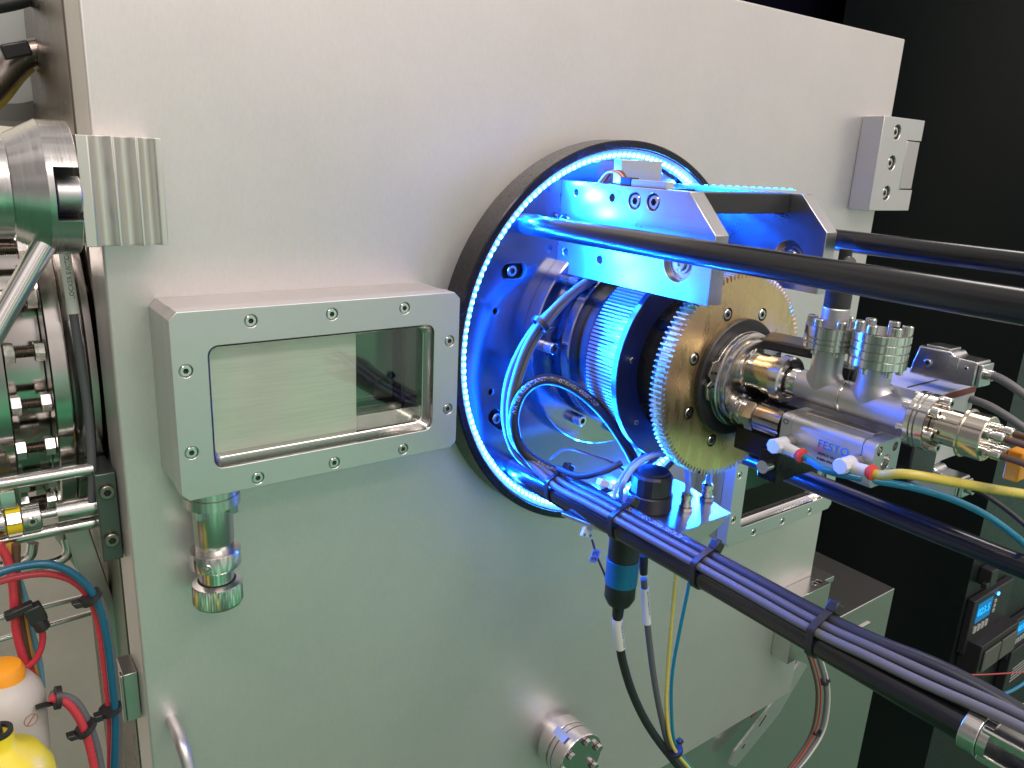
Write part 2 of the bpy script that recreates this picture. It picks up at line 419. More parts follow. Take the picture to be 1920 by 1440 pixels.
# controller 1
def controller(name_label, u, v, w, h, scale=1):
    c = at(u, v, RY)
    q = T('temperature_controller', name_label, 'controller', (c.x, RY, c.z - h), 'controllers on the rack')
    q.part('case', B().box(c.x, c.x + w, RY - 16, RY - .5, c.z - h, c.z), black_plastic, bevel=2)
    q.part('display', B().box(c.x + w * .10, c.x + w * .46, RY - 17.5, RY - 16.2, c.z - h * .45, c.z - h * .10), lcd)
    vsb = flat_text('023.5', h * .20, (c.x + w * .11, RY - 18, c.z - h * .27), (1, 0, 0), (0, 0, 1), .3)
    q.part('digits', vsb, lcd_on)
    q.part('pilot_lamp', B().lathe([(w * .022, 0), (w * .022, 2), (w * .01, 3)], (c.x + w * .6, RY - 16, c.z - h * .12), (0, -1, 0), n=16), led_dot)
    for k in range(4):
        q.part('button', B().box(c.x + w * (.10 + k * .095), c.x + w * (.165 + k * .095), RY - 19, RY - 16.1, c.z - h * .64, c.z - h * .52), grey_paint, bevel=.6)
    for k in range(3):
        q.part('button', B().box(c.x + w * .52, c.x + w * .57, RY - 19, RY - 16.1, c.z - h * (.26 + k * .09), c.z - h * (.20 + k * .09)), grey_paint, bevel=.6)
    return q
controller('black controller with one cyan display and blue pilot lamp, left of the two', 1815, 1122, 190, 132)
controller('black controller partly cut by the right picture edge, with four grey keys', 1893, 1158, 150, 110)
c = at(1803, 1202, RY)
t = T('push_button_module', 'black module with two square grey buttons under the left controller', 'module', (c.x, RY, c.z - 62))
t.part('case', B().box(c.x - 8, c.x + 175, RY - 45, RY - .5, c.z - 62, c.z + 14), black_plastic, bevel=2)
for k in range(2): t.part('button', B().box(c.x + 6 + k * 84, c.x + 82 + k * 84, RY - 50, RY - 45.2, c.z - 54, c.z - 2), mat('dim grey button', (.10, .10, .09), 0, .5), bevel=2)
c = at(1880, 1215, RY)
t = T('vent_module', 'black slotted module right of the push buttons on the rack', 'module', (c.x, RY, c.z - 120))
t.part('case', B().box(c.x, c.x + 160, RY - 22, RY - .5, c.z - 120, c.z), black_plastic, bevel=2)
for k in range(5): t.part('slot', B().box(c.x + 30, c.x + 150, RY - 23, RY - 22.1, c.z - 60 - k * 9, c.z - 57 - k * 9), grey_paint)
c = at(1838, 1062, RY)
solo('door_catch', 'small dark catch on the rack above the left controller', 'catch', B().box(c.x, c.x + 34, RY - 26, RY - .5, c.z - 40, c.z).box(c.x - 14, c.x, RY - 26, RY - 14, c.z - 40, c.z - 26), black_plastic, bevel=2)

# ------------------------------------------------------------------ chamber body behind the door (left)
t = T('vacuum_chamber', 'dark ground steel chamber body behind the left edge of the door', 'chamber', (-200, 150, -560))
b = B(); b.prism([(64, -560), (64, 330), (206, 330), (246, 226), (262, -560)], 'x', -386, -330); t.part('flank', b, dark_steel, bevel=1.5)
t.part('body', B().box(-329, 380, 60, 560, -540, 280), dark_steel)

# ------------------------------------------------------------------ the door slab
t = T('chamber_door', 'large pale bead blasted steel door slab with green tinted lower half', 'door', (0, 25, -548))
t.part('panel', B().box(-387.5, 419, 0, 46, -548.5, 288.7), door_steel, bevel=1.6, seg=3)
t.part('rear_seam', B().box(-384, 416, 46.2, 52, -545, 285), side_alu)

# ------------------------------------------------------------------ hinge top right
t = T('hinge', 'milled steel hinge with three cap screws at the upper right door edge', 'hinge', (400, 0, 108))
HZ = (191, 159, 127)
body = B().prism([(361, 108), (445, 108), (445, 131), (416, 131), (416, 184), (445, 184), (445, 206), (361, 206)], 'y', -25, -.3)
cut = B()
for z in HZ: cut.lathe([(7.6, 0), (7.6, 9)], (391, -17, z), (0, -1, 0), n=28)
t.part('leaf', body, [frame_alu, side_alu], bevel=.7, cut=cut)
for z in HZ: t.part('screw', B().screw((391, -17, z), (0, -1, 0), 5.6, 6, 3.0, 3), [steel, hole_dark])
t.part('knuckle', B().box(417.5, 444, -24.2, 20, 132.2, 183).lathe([(11, 0), (11, 50.8)], (444, -9, 132.2), (0, 0, 1), n=28), side_alu, bevel=.6)
t.part('rear_leaf', B().box(420, 470, 2, 30, 112, 202), side_alu, bevel=1)

# ------------------------------------------------------------------ window boxes
def window_box(label, group):
    t = T('viewport_box', label, 'viewport', (-271, -24, -57), group)
    x0, x1, z0, z1, yf = -366, -176, -57, 56.5, -48
    c = 4.5
    def chrect(a, bb, cz0, cz1, c): return [(a + c, cz0), (bb - c, cz0), (bb, cz0 + c), (bb, cz1 - c), (bb - c, cz1), (a + c, cz1), (a, cz1 - c), (a, cz0 + c)]
    wx0, wx1, wz0, wz1 = -346, -196, -40, 35.5
    inner = rrect(wx0, wx1, wz0, wz1, 6)
    def holed(y0, y1, outer, inn):
        return B().prism(outer, 'y', y0, y1), B().prism(inn, 'y', min(y0, y1) - 2, max(y0, y1) + 2)
    hb, hc = holed(-34.2, -.2, chrect(x0 + .4, x1 - .4, z0 + .4, z1 - .4, c), rrect(wx0 - 6, wx1 + 6, wz0 - 4, wz1 + 4, 8))
    t.part('housing', hb, [side_alu, side_alu], cut=hc, bevel=.5)
    fb, fc = holed(yf, -35, chrect(x0, x1, z0, z1, c), inner)
    spots = [(-320.5, 48.3), (-270, 48.3), (-219, 48.3), (-320.5, -51), (-270, -51), (-219, -51), (-358.5, 22.5), (-358.5, -27), (-183.5, 22.5), (-183.5, -27)]
    for x, z in spots: fc.lathe([(3.9, 0), (3.9, 5)], (x, yf + 1.6, z), (0, -1, 0), n=24)
    t.part('frame', fb, [frame_alu, steel], cut=fc, bevel=.35)
    # bright lip inside the opening
    lip = B(); n = len(inner)
    a = [(p[0], yf + 1.0, p[1]) for p in inner]; cx, cz = (wx0 + wx1) / 2, (wz0 + wz1) / 2
    def shr(p, d): return (cx + (p[0] - cx) * (1 - 2 * d / (wx1 - wx0)), cz + (p[1] - cz) * (1 - 2 * d / (wz1 - wz0)))
    r1 = [shr(p, .05) for p in inner]; r2 = [shr(p, 2.6) for p in inner]; r3 = [shr(p, 3.4) for p in inner]; r4 = [shr(p, 3.4) for p in inner]
    rings = [[(p[0], yf + 3.0, p[1]) for p in r1], [(p[0], yf + 9, p[1]) for p in r2], [(p[0], yf + 9.6, p[1]) for p in r3], [(p[0], -14, p[1]) for p in r4], [(p[0], -14, p[1]) for p in r1]]
    vs = sum(rings, []); fs = []
    for j in range(5):
        j2 = (j + 1) % 5
        for k in range(n): fs.append((j * n + k, j * n + (k + 1) % n, j2 * n + (k + 1) % n, j2 * n + k))
    lip.add(vs, fs); t.part('window_lip', lip, polished)
    for x, z in spots:
        t.part('screw', B().screw((x, yf + 1.6, z), (0, -1, 0), 3.4, 1.5, 1.7, 1.3), [steel, hole_dark])
    t.part('glass', B().box(-342.4, -199.6, -37.2, -35.4, -36.4, 31.9), glass)
    t.part('back_plate', B().box(-345, -197, -4, -1, -39, 35), mat('dark mirror steel', (.10, .10, .09), 1, .12))
    return t
vp = window_box('brushed steel viewport box with pale shutter half closed, left of the lit ring', 'rectangular viewport boxes on the door')
vp.part('shutter', B().box(-344, -246, -31, -28.3, -39, 34.8), shutter, bevel=.3)
vp.part('shutter_guide', B().box(-246, -197.5, -22, -20, -39, -31).box(-246, -197.5, -12, -10, -39, -29), polished)
vp2 = window_box('brushed steel viewport box behind the gear, at the right door edge, dark window', 'rectangular viewport boxes on the door')
vp2.o.location = vp2.o.location + Vector((525.5, 0, -175)) * S

# ------------------------------------------------------------------ shutter plunger under the left viewport
PX, PY = -342.0, -22.0
t = T('shutter_feedthrough', 'turned steel shutter feedthrough with knurled knob hanging under the left viewport', 'feedthrough', (PX, PY, -152))
A = (0, 0, -1)
t.part('flange', B().lathe([(17, .3), (17, 7.6), (16.2, 8), (16.2, 8.6), (17.2, 9), (17.2, 15.5), (15, 16)], (PX, PY, -57), A, n=48), groove_steel)
t.part('barrel', B().lathe([(12.2, 0), (12.2, 26), (11.8, 27), (11.8, 32)], (PX, PY, -73), A, n=40), groove_steel)
t.part('collar', B().lathe([(15.4, 0), (15.8, .8), (15.8, 11), (15, 12), (12, 12.2)], (PX, PY, -105), A, n=48), steel)
t.part('neck', B().lathe([(11, 0), (11, 12)], (PX, PY, -116.5), A, n=40), steel)
b = B(); pr = []
n = 120; u_, w_, a_ = frame_of(A); vs = []; fs = []
for j, (r, h) in enumerate([(12, 0), (15.2, 1.6), (15.8, 3), (15.8, 15), (15, 16.5), (13, 17)]):
    for k in range(n):
        tt = 2 * pi * k / n; rr = r - (.55 if (k % 2 and j in (2, 3)) else 0)
        vs.append(Vector((PX, PY, -127.5)) + a_ * h + (u_ * cos(tt) + w_ * sin(tt)) * rr)
for j in range(5):
    for k in range(n): fs.append((j * n + k, j * n + (k + 1) % n, (j + 1) * n + (k + 1) % n, (j + 1) * n + k))
fs.append(tuple(range(5 * n, 6 * n)))
b.add(vs, fs); t.part('knurled_knob', b, steel, ang=20)
for k in range(4):
    q = radians(45 + 90 * k); t.part('bolt', B().hexa((PX + 14.2 * cos(q), PY + 14.2 * sin(q), -73), A, 3.0, 5), steel)
dirc = Vector((-.55, -.83, 0)).normalized()
t.part('screw', B().screw(Vector((PX, PY, -111)) + dirc * 15.0, dirc, 2.4, 1.6, 1.3, 1), [polished, hole_dark])

# ------------------------------------------------------------------ fluted clamp block, upper left
x0, x1 = -399.5, -358.5
prof = [(x0, -.3)]
flutes = [(x0, -30), (x0 + 3, -30.5)]
pts = [(x0, 6), (x0, -27)]
N_ = 60
for k in range(N_ + 1):
    f = k / N_; x = x0 + (x1 - x0) * f
    y = -29.2
    for c0, c1, d in ((.14, .40, 4.0), (.44, .68, 4.2), (.72, .92, 3.8)):
        if c0 < f < c1: y += d * sin(pi * (f - c0) / (c1 - c0)) ** .8
    pts.append((x, y))
pts += [(x1, -.3), (x0 + 12.4, -.3), (x0 + 11.8, 6)]
t = T('clamp_block', 'fluted pale aluminium block on the upper left door edge', 'block', (-378, -15, 91))
t.part('block', B().prism(pts, 'z', 91, 148), mat('pale fluted aluminium', (.72, .69, .64), 1, .36, brush=(200, 200, 40), bump=.08, rvar=.06), ang=50, bevel=.25)

# clamp head: axis along X
CZ, CY = 120.5, -16.0
t = T('clamp_nut', 'big faceted steel clamp nut with slot and slanted lever left of the fluted block', 'clamp', (-415, CY, CZ - 34))
b = B().lathe([(21, -446), (25.0, -444), (25.5, -436), (25.5, -431), (26.5, -430.5), (34.2, -416.2), (34.2, -402.3), (33.4, -401.8), (20, -401.7)], (0, CY, CZ), (1, 0, 0), n=72)
cut = B().box(-413.4, -395, CY - 45, CY - 10, CZ - 14, CZ + 12)
t.part('nut_body', b, [mat('machined clamp steel', (.62, .60, .59), 1, .22, brush=(900, 20, 20), bump=.08, rvar=.06), hole_dark], cut=cut, bevel=.3, ang=12)
t.part('pin', B().lathe([(8.6, -412.4), (9.2, -411.5), (9.2, -401.5), (8.6, -400.6)], (0, CY - 18, CZ - 2.0), (1, 0, 0), n=32), satin, bevel=.4)
t.part('rear_stub', B().lathe([(15, -470), (15, -456), (21, -455), (21, -446.2)], (0, CY, CZ), (1, 0, 0), n=48), polished)
p1 = at(85, 455, -30); p2 = at(-30, 655, -40)
t.part('lever', B().tube([p1, p2], 5.6, n=24, sub=3), polished)
# ------------------------------------------------------------------ round flange at the bottom
CFX, CFZ, CFR = -14, -418, 27
t = T('blank_flange', 'round steel blank flange with bolts low on the green tinted door', 'flange', (CFX, -25, CFZ - 27))
t.part('neck', B().lathe([(22, 0), (22, 6)], (CFX, -.2, CFZ), (0, -1, 0), n=56), steel)
t.part('flange', B().lathe([(26.2, 0), (27, .6), (27, 12.6), (26.6, 13), (25.2, 13.3), (25.2, 14.6), (26.6, 15), (27, 15.5), (27, 20)], (CFX, -6.4, CFZ), (0, -1, 0), n=72), steel)
t.part('cover', B().lathe([(26.6, 0), (27, .5), (27, 13.6), (26.2, 14.6), (0.01, 14.6)], (CFX, -26.8, CFZ), (0, -1, 0), n=72, cap=(1, 0)), steel)
for k in range(6):
    q = radians(20 + 60 * k); cx, cz = CFX + 20.6 * cos(q), CFZ + 20.6 * sin(q)
    bb = t.part('bolt', B().hexa((cx, -42.6, cz), (0, -1, 0), 4.0, 4.4), steel)
    t.part('washer', B().lathe([(4.6, 0), (4.6, 1.1)], (cx, -41.45, cz), (0, -1, 0), n=24), dark_steel, of=bb)
t.part('cable_clip', B().obox((CFX - 15, -25, CFZ + 24.8), (.85, 0, .53), (0, 1, 0), (-.53, 0, .85), 9, 17, .5), tag_blue)

# handle at the lower left
p = [at(322, 1333, -1), at(327, 1336, -14), at(336, 1352, -27), at(342, 1375, -32), at(346, 1420, -33)]
p = [Vector((-372.5, 1, -240)), Vector((-372.5, -16, -240)), Vector((-372.2, -27, -243.5)), Vector((-371.5, -33, -252)), Vector((-371, -35, -266)), Vector((-371, -35, -330))]
solo('grab_bar', 'bent round steel handle low on the left of the door', 'handle', B().tube(p, 4.3, n=20), satin)

# ------------------------------------------------------------------ blocks low on the right of the door
t = T('edge_block', 'steel block with two slots on top low at the right door edge', 'block', (387, -13, -467))
body = B().box(353, 424, -26, -.3, -462, -366)
t.part('body', body, [cabinet_steel, hole_dark], bevel=.6, cut=B().lathe([(4, 0), (4, 5)], (404, -15, -363), (0, 0, -1), n=20).lathe([(4, 0), (4, 5)], (413, -15, -363), (0, 0, -1), n=20).box(362, 367, -30, -22, -400, -382))
t.part('set_screw', B().screw((404, -15, -368), (0, 0, 1), 3.4, 1.6, 1.7, 1), [steel, hole_dark])
t.part('tongue', B().box(425, 452, -14, 30, -378, -370), cabinet_steel, bevel=.5)

# ------------------------------------------------------------------ polished cabinet under and behind the door
ft = at(1678, 1103, 62)
ZC = ft.z
t = T('steel_enclosure', 'polished steel box enclosure behind the lower right of the door, reflecting green', 'enclosure', (300, 200, -1200))
t.part('body', B().box(-300, ft.x, 62, 420, -1300, ZC), cabinet_steel, bevel=1.5)
t.part('top_rail', B().box(-200, ft.x - 190, 120, 140, ZC + .3, ZC + 9), side_alu, bevel=.6)
t.part('rear_rim', B().box(-300, ft.x - 2, 400, 418, ZC + .3, ZC + 30), dark_steel, bevel=.6)
q0 = at(1608, 1182, 61)
t.part('latch_slot', B().box(q0.x, q0.x + 36, 59, 61.8, q0.z, q0.z + 4), polished)
# thin slotted sheet strut
g = [at(1379, 1428, 45), at(1398, 1405, 45), at(1502, 1285, 45), at(1510, 1245, 45), at(1490, 1262, 45), at(1472, 1295, 45), at(1375, 1405, 45)]
st = T('sheet_strut', 'pale slotted sheet metal strut slanting below the door at lower right', 'strut', (g[0].x, 45, g[0].z))
P2 = [(p.x, p.z) for p in (at(1366, 1432, 45), at(1378, 1436, 45), at(1458, 1338, 45), at(1512, 1246, 45), at(1498, 1240, 45), at(1446, 1318, 45), at(1376, 1408, 45))]
cc = B()
for (u, v, l) in ((1428, 1350, 12), (1392, 1398, 5)):
    a = at(u, v, 45); d = Vector((.72, 0, .69)); cc.obox(a, d, (0, 1, 0), (-.69, 0, .72), l * 1.6, 12, 3.2)
st.part('strap', B().prism(P2, 'y', 43, 46.5), [frame_alu, hole_dark], cut=cc)
a = at(1418, 1340, 47)
st.part('red_mark', B().obox((a.x, 50, a.z), (.9, 0, .43), (0, 1, 0), (-.43, 0, .9), 16, 2, 3), dark_red)
# ================================================================== rotary stage
t = T('lit_ring', 'black round ring with a blue LED strip inside its wall, mounted on the door', 'ring light', (0, -12, -164))
# black ring: inner chamfer carries the diodes
t.part('ring', B().ringprof([(164, .2), (164, 23), (163, 24), (158.2, 24), (157.6, 22.6), (149.4, 16.6), (149.4, 12.4), (152.6, 12.2), (152.6, .2)], (0, 0, 0), (0, -1, 0), n=160), anodised, ang=25)
t.part('led_strip', B().ringprof([(157.2, 22.5), (156.9, 22.8), (149.5, 17.4), (149.8, 16.95)], (0, 0, 0), (0, -1, 0), n=160), mat('strip tape', (.40, .45, .55), 0, .3))
NL = 180
led0 = None
def led_builder(th):
    # diode on the 50 degree chamfer
    rr, hh = 152.6, 19.75
    c = Vector((rr * cos(th), -hh, rr * sin(th)))
    rad = Vector((cos(th), 0, sin(th))); tan = Vector((-sin(th), 0, cos(th)))
    nrm = (-rad * .59 + Vector((0, -1, 0)) * .81).normalized(); up = nrm.cross(tan)
    return B().obox(c + nrm * .35, tan, up, nrm, 2.2, 2.8, .9)
rest = B(); order = sorted(range(NL), key=lambda k: (Vector((154 * cos(2 * pi * k / NL), -13, 154 * sin(2 * pi * k / NL))) - CAM).length)
own = set(order[:100])
for k in range(NL):
    th = 2 * pi * k / NL
    if k in own: t.part('led', led_builder(th), led_lit)
    else:
        q = led_builder(th); rest.add(q.v, q.f)
o = t.part('led', rest, led_lit); o['kind'] = 'stuff'
for k in range(44):
    th = 2 * pi * (k + .5) / 44; rad = Vector((cos(th), 0, sin(th)))
    l = bpy.data.lights.new('led_light', 'AREA'); l.shape = 'DISK'; l.size = .004; l.energy = .54; l.color = (.003, .10, 1.0)
    lo = bpy.data.objects.new('led_light', l); COL.objects.link(lo); lo.parent = t.o
    lo.location = (rad * 150.2 + Vector((0, -19.6, 0)) - t.base) * S
    lo.rotation_euler = (-rad * .97 + Vector((0, -.22, 0))).to_track_quat('-Z', 'Y').to_euler()
RING = t

# disc face with slots and holes
t = T('mounting_disc', 'blue lit steel disc with slotted screws inside the black ring', 'disc', (0, -8, -152))
cut = B()
SL = [(-104, 62, 0), (-112, -58, -40), (104, 62, 0), (104, -62, 0)]
def slot_poly(x, z, ang, L=12, r=6.2):
    pts = []
    for s, a0 in ((1, -90), (-1, 90)):
        for k in range(9):
            q = radians(a0 + 180 * k / 8); pts.append((s * L / 2 + r * cos(q), r * sin(q)))
    c_, s_ = cos(radians(ang)), sin(radians(ang))
    return [(x + p[0] * c_ - p[1] * s_, z + p[0] * s_ + p[1] * c_) for p in pts]
for x, z, a in SL: cut.prism(slot_poly(x, z, a), 'y', -20, -4)
for x, z in ((-120, 32), (-121, -33), (-60, 120), (60, -122)): cut.lathe([(2.8, 0), (2.8, 12)], (x, -6, z), (0, -1, 0), n=20)
t.part('plate', B().lathe([(152.2, 0), (152.2, 11.4), (151.6, 12)], (0, -.3, 0), (0, -1, 0), n=160), [disc_steel, hole_dark], cut=cut)
for x, z, a in SL: t.part('screw', B().screw((x, -5, z), (0, -1, 0), 4.6, 5, 2.5, 3), [steel, hole_dark])

# base flange stack and motor
t = T('rotary_motor', 'round finned motor drum on a stepped steel base, glowing blue', 'motor', (0, -60, -92))
t.part('base_flange', B().lathe([(93, 0), (93, 13), (92, 14), (58, 14.2)], (0, -12.6, 0), (0, -1, 0), n=128), motor_steel)
t.part('step_ring', B().lathe([(64, 0), (64, 6), (70, 7), (70, 15), (69, 16)], (0, -27, 0), (0, -1, 0), n=96), motor_steel)
t.part('neck', B().lathe([(60, 0), (60, 20)], (0, -43.2, 0), (0, -1, 0), n=96), disc_steel)
for a in (2, 48, 94, 140, 184, 230, 276, 322):
    q = radians(a - 4); x, z = 79.5 * cos(q), 79.5 * sin(q)
    if a in (184,): x, z = -79, 3
    if a in (230,): x, z = -43, -63
    t.part('cap_screw', B().screw((x, -26.9, z), (0, -1, 0), 4.6, 10, 2.5, 3), [steel, hole_dark])
# finned stator
b = B(); n = 180; vs = []; fs = []
prof = [(60, 0), (69.5, .1), (69.5, 38), (60, 38.1)]
for j, (r, h) in enumerate(prof):
    for k in range(n):
        tt = 2 * pi * k / n; vs.append((r * cos(tt), -62 - h, r * sin(tt)))
for j in range(3):
    for k in range(n): fs.append((j * n + k, j * n + (k + 1) % n, (j + 1) * n + (k + 1) % n, (j + 1) * n + k))
b.add(vs, fs)
stat = t.part('stator', b, motor_steel)
fb = B()
for k in range(0, 150):
    tt = 2 * pi * k / 150; c = Vector((70.2 * cos(tt), -81, 70.2 * sin(tt))); fb.obox(c, (cos(tt), 0, sin(tt)), (-sin(tt), 0, cos(tt)), (0, 1, 0), 1.9, 1.5, 30)
t.part('cooling_fins', fb, mat('fin steel', (.40, .40, .46), .25, .35), of=stat)
t.part('end_disc', B().lathe([(70, 0), (76.5, .2), (76.5, 5), (76, 5.4), (58, 5.5)], (0, -100.2, -2), (0, -1, 0), n=128), mat('blue black end disc', (.11, .11, .15), .9, .32, brush=(900, 900, 900), bump=.05))
t.part('inner_cover', B().lathe([(56, 0), (54, 10), (50, 22), (48, 34)], (0, -106, -1), (0, -1, 0), n=96), anodised)
for a in (170, 215, 120, 260, 60, 300):
    q = radians(a); t.part('set_screw', B().screw((66 * cos(q), -105.8, 66 * sin(q) - 2), (0, -1, 0), 2.2, 3, 1.2, 1), [steel, hole_dark])

# brass gear
GY0, GY1 = -139, -150
NT = 118; RO, RI = 77.0, 72.8
cutA0, cutA1 = radians(-63.5), radians(14.5)
def gear_poly():
    pts = []; k = 0
    for k in range(NT):
        for fr_, r in ((.0, RI), (.16, RI), (.36, RO), (.62, RO), (.82, RI)):
            a = 2 * pi * (k + fr_) / NT; a = (a - cutA1) % (2 * pi)
            if a > 2 * pi - (cutA1 - cutA0): continue
            pts.append((a, r))
    pts.sort(); out_ = [(r * cos(a + cutA1), r * sin(a + cutA1)) for a, r in pts]
    hub = [(46 * cos(cutA0 + (cutA1 - cutA0) * q / 10 - (radians(6) if q == 0 else 0)), 46 * sin(cutA0 + (cutA1 - cutA0) * q / 10 - (radians(6) if q == 0 else 0))) for q in range(11)]
    return out_ + hub
t = T('brass_gear', 'large toothed brass gear with a missing sector and round cap screws', 'gear', (0, -145, -77))
cut = B()
GS = [(50.2 * cos(radians(a)), 50.2 * sin(radians(a))) for a in (62, 109, 158.6, 205.4, 251)]
for x, z in GS: cut.lathe([(4.9, 0), (4.9, 8)], (x, GY1 + 2.6, z), (0, -1, 0), n=28)
cut.lathe([(2.2, 0), (2.2, 8)], (-26.6, GY1 + 3, -71.5), (0, -1, 0), n=20)
t.part('gear_disc', B().prism(gear_poly(), 'y', GY1, GY0), [brass, mat('dark bronze recess', (.10, .06, .03), .8, .4)], cut=cut, ang=25)
for x, z in GS: t.part('screw', B().screw((x, GY1 + 2.4, z), (0, -1, 0), 3.9, 2.6, 2.1, 2), [steel, hole_dark])
t.part('gear_rim', B().ring(60, 71.5, (0, GY0 + .2, 0), (0, 1, 0), 3, n=96), anodised)

# hub and shaft
t = T('shaft_hub', 'black hub with notched steel collar and turned sleeve in the middle of the gear', 'hub', (0, -160, -44))
t.part('hub_ring', B().lathe([(43.6, 0), (43.6, 5.5), (42.8, 6.2), (36, 6.4)], (0, -148.5, 0), (0, -1, 0), n=96), black_plastic)
b = B()
pts = []
for k in range(72):
    a = 2 * pi * k / 72; d = math.degrees(a); r = 35.5
    if 150 < d < 172 or 176 < d < 196: r = 39.5
    pts.append((r * cos(a), r * sin(a)))
t.part('notched_collar', B().prism(pts, 'y', -155, -158.4), hub_steel, bevel=.3)
t.part('hub_disc', B().lathe([(35, 0), (35, 2.6), (33.6, 3.6), (31, 3.8), (30.4, 6.4), (29, 7.2), (10, 7.4)], (0, -158.5, 0), (0, -1, 0), n=96), hub_steel)
for x, z in ((-36.2, 9.4), (-37.2, -1.5)): t.part('pin', B().lathe([(1.1, 0), (1.1, .8)], (x, -158.5, z), (0, -1, 0), n=12), hole_dark)
TX, TZ = 1.0, 8.5
t.part('sleeve', B().lathe([(16.5, 0), (15, 1), (13.6, 1.6), (13.4, 14), (14.6, 14.6), (14.6, 23)], (TX, -165.5, TZ), (0, -1, 0), n=64), mat('warm turned steel', (.70, .66, .58), 1, .14))
t.part('knurled_nut', B().lathe([(15.6, 0), (16.6, .5), (16.6, 7), (15.4, 8), (12, 8.2), (12, 5), (9, 5)], (TX, -188.6, TZ), (0, -1, 0), n=64, cap=(1, 0)), steel)
t.part('neck', B().lathe([(8.2, 0), (8.2, 5), (9.6, 5.2), (9.6, 13), (9, 14)], (TX, -191, TZ), (0, -1, 0), n=48), polished)
FX, FZ = -9, -19.5
t.part('lower_fitting', B().lathe([(11.5, 0), (11.5, 2), (9.6, 2.6), (9.6, 4), (10.4, 4.4), (10.4, 6), (9.8, 6.4), (9.8, 10)], (FX, -165, FZ), (0, -1, 0), n=40), steel)
t.part('hex_nut', B().hexa((FX, -175, FZ), (0, -1, 0), 12, 8), steel)
t.part('lower_barrel', B().lathe([(9.4, 0), (10.6, 1), (10.6, 22)], (FX, -183, FZ), (0, -1, 0), n=48), mat('dark turned steel', (.42, .38, .34), 1, .16))
t.part('rear_arm', B().obox((26, -176, 27), (.2, -1, 0), (1, .2, 0), (0, 0, 1), 44, 30, 8), black_plastic, bevel=2)
t.part('sector_plate', B().prism([(72 * cos(a), 72 * sin(a)) for a in [radians(-74 + 86 * q / 12) for q in range(13)]] + [(20, 10), (5, -20)], 'y', -128, -137), black_plastic)
t.part('lower_block', B().box(-4, 34, -206, -160, -52, -34), black_plastic, bevel=1.5)

# double tee
def cf_bolts(t, c, axis, R, n, ph, r, h, of=None, name='bolt'):
    u, w, a = frame_of(axis); c = Vector(c)
    for k in range(n):
        q = ph + 2 * pi * k / n; p = c + (u * cos(q) + w * sin(q)) * R
        t.part(name, B().screw(p, axis, r, h, r * .5, h * .5), [polished, hole_dark], of=of)
t = T('tee_pipe', 'satin double tee pipe with two upright bolted flanges and one end flange', 'pipe', (TX, -240, TZ - 18))
b = B().lathe([(9.6, 0), (10.4, 1), (10.4, 80)], (TX, -204.5, TZ), (0, -1, 0), n=48)
b1 = B().lathe([(9.9, 0), (9.9, 27)], (TX, -221, TZ + 2), (0, 0, 1), n=40)
b2 = B().lathe([(9.9, 0), (9.9, 22)], (TX, -254, TZ + 2), (0, 0, 1), n=40)
t.part('pipe', b, satin)
t.part('weld_bead', B().lathe([(10.5, 0), (11.0, .8), (11.0, 1.8), (10.5, 2.6)], (TX, -236.5, TZ), (0, -1, 0), n=40), steel)
def saddle(Y):
    bb = B(); vs = []; fs = []; n = 40
    for j in range(7):
        f = j / 6
        for k in range(n):
            q = 2 * pi * k / n; r = 9.95 + 2.6 * (1 - f) ** 2
            y = r * sin(q); x = 10.3 * cos(q) if f < .01 else min(r, 10.35) * cos(q)
            zb = sqrt(max(0, 10.45 ** 2 - x * x))
            vs.append((TX + x, Y + y, TZ + (zb * (1 - f) + f * 14.5)))
    for j in range(6):
        for k in range(n): fs.append((j * n + k, j * n + (k + 1) % n, (j + 1) * n + (k + 1) % n, (j + 1) * n + k))
    return bb.add(vs, fs)
t.part('branch', b1, satin); t.part('branch', b2, satin)
t.part('branch_fillet', saddle(-221), satin); t.part('branch_fillet', saddle(-254), satin)
FL1Z, FL2Z = 37.5, 33.5
def flange_stack(t, c, axis, hs, R=17.2, name='flange'):
    prof = [(R - 1.6, 0)]; h = 0
    for d in hs:
        prof += [(R - 1.1, h + .25), (R, h + .7), (R, h + d - .5), (R - 1.1, h + d - .1)]; h += d
    prof += [(R - .6, h + .2)]
    o = t.part(name, B().lathe(prof, c, axis, n=72), polished); return o, h
f1, h1 = flange_stack(t, (TX, -221, FL1Z), (0, 0, 1), (4.6, 3.2, 7.6))
cf_bolts(t, (TX, -221, FL1Z + h1 + .2), (0, 0, 1), 13.6, 6, .35, 3.3, 4.6)
cf_bolts(t, (TX, -221, FL1Z - .2), (0, 0, -1), 13.6, 6, -.35, 2.2, 2.6, name='bolt_tail')
f2, h2 = flange_stack(t, (TX, -254, FL2Z), (0, 0, 1), (6.0, 5.2, 5.2, 5.7))
cf_bolts(t, (TX, -254, FL2Z + h2 + .2), (0, 0, 1), 13.6, 6, .55, 3.3, 5.0)
cf_bolts(t, (TX, -254, FL2Z - .2), (0, 0, -1), 13.6, 6, -.55, 2.2, 3.6, name='bolt_tail')
f3, h3 = flange_stack(t, (TX, -284.5, TZ), (0, -1, 0), (4.0, 2.6, 5.8))
cf_bolts(t, (TX, -284.5 - h3 - .2, TZ), (0, -1, 0), 13.6, 6, .30, 3.3, 4.6)
cf_bolts(t, (TX, -284.3, TZ), (0, 1, 0), 13.6, 6, -.30, 2.1, 4.5, name='bolt_tail')
t = T('coaxial_feedthrough', 'polished steel feedthrough barrel with four small coaxial sockets on its end', 'feedthrough', (TX, -310, TZ - 14))
ee = -284.5 - h3 - .6
t.part('barrel', B().lathe([(10.8, 0), (10.8, 15.5)], (TX, ee, TZ), (0, -1, 0), n=56), warm_nickel)
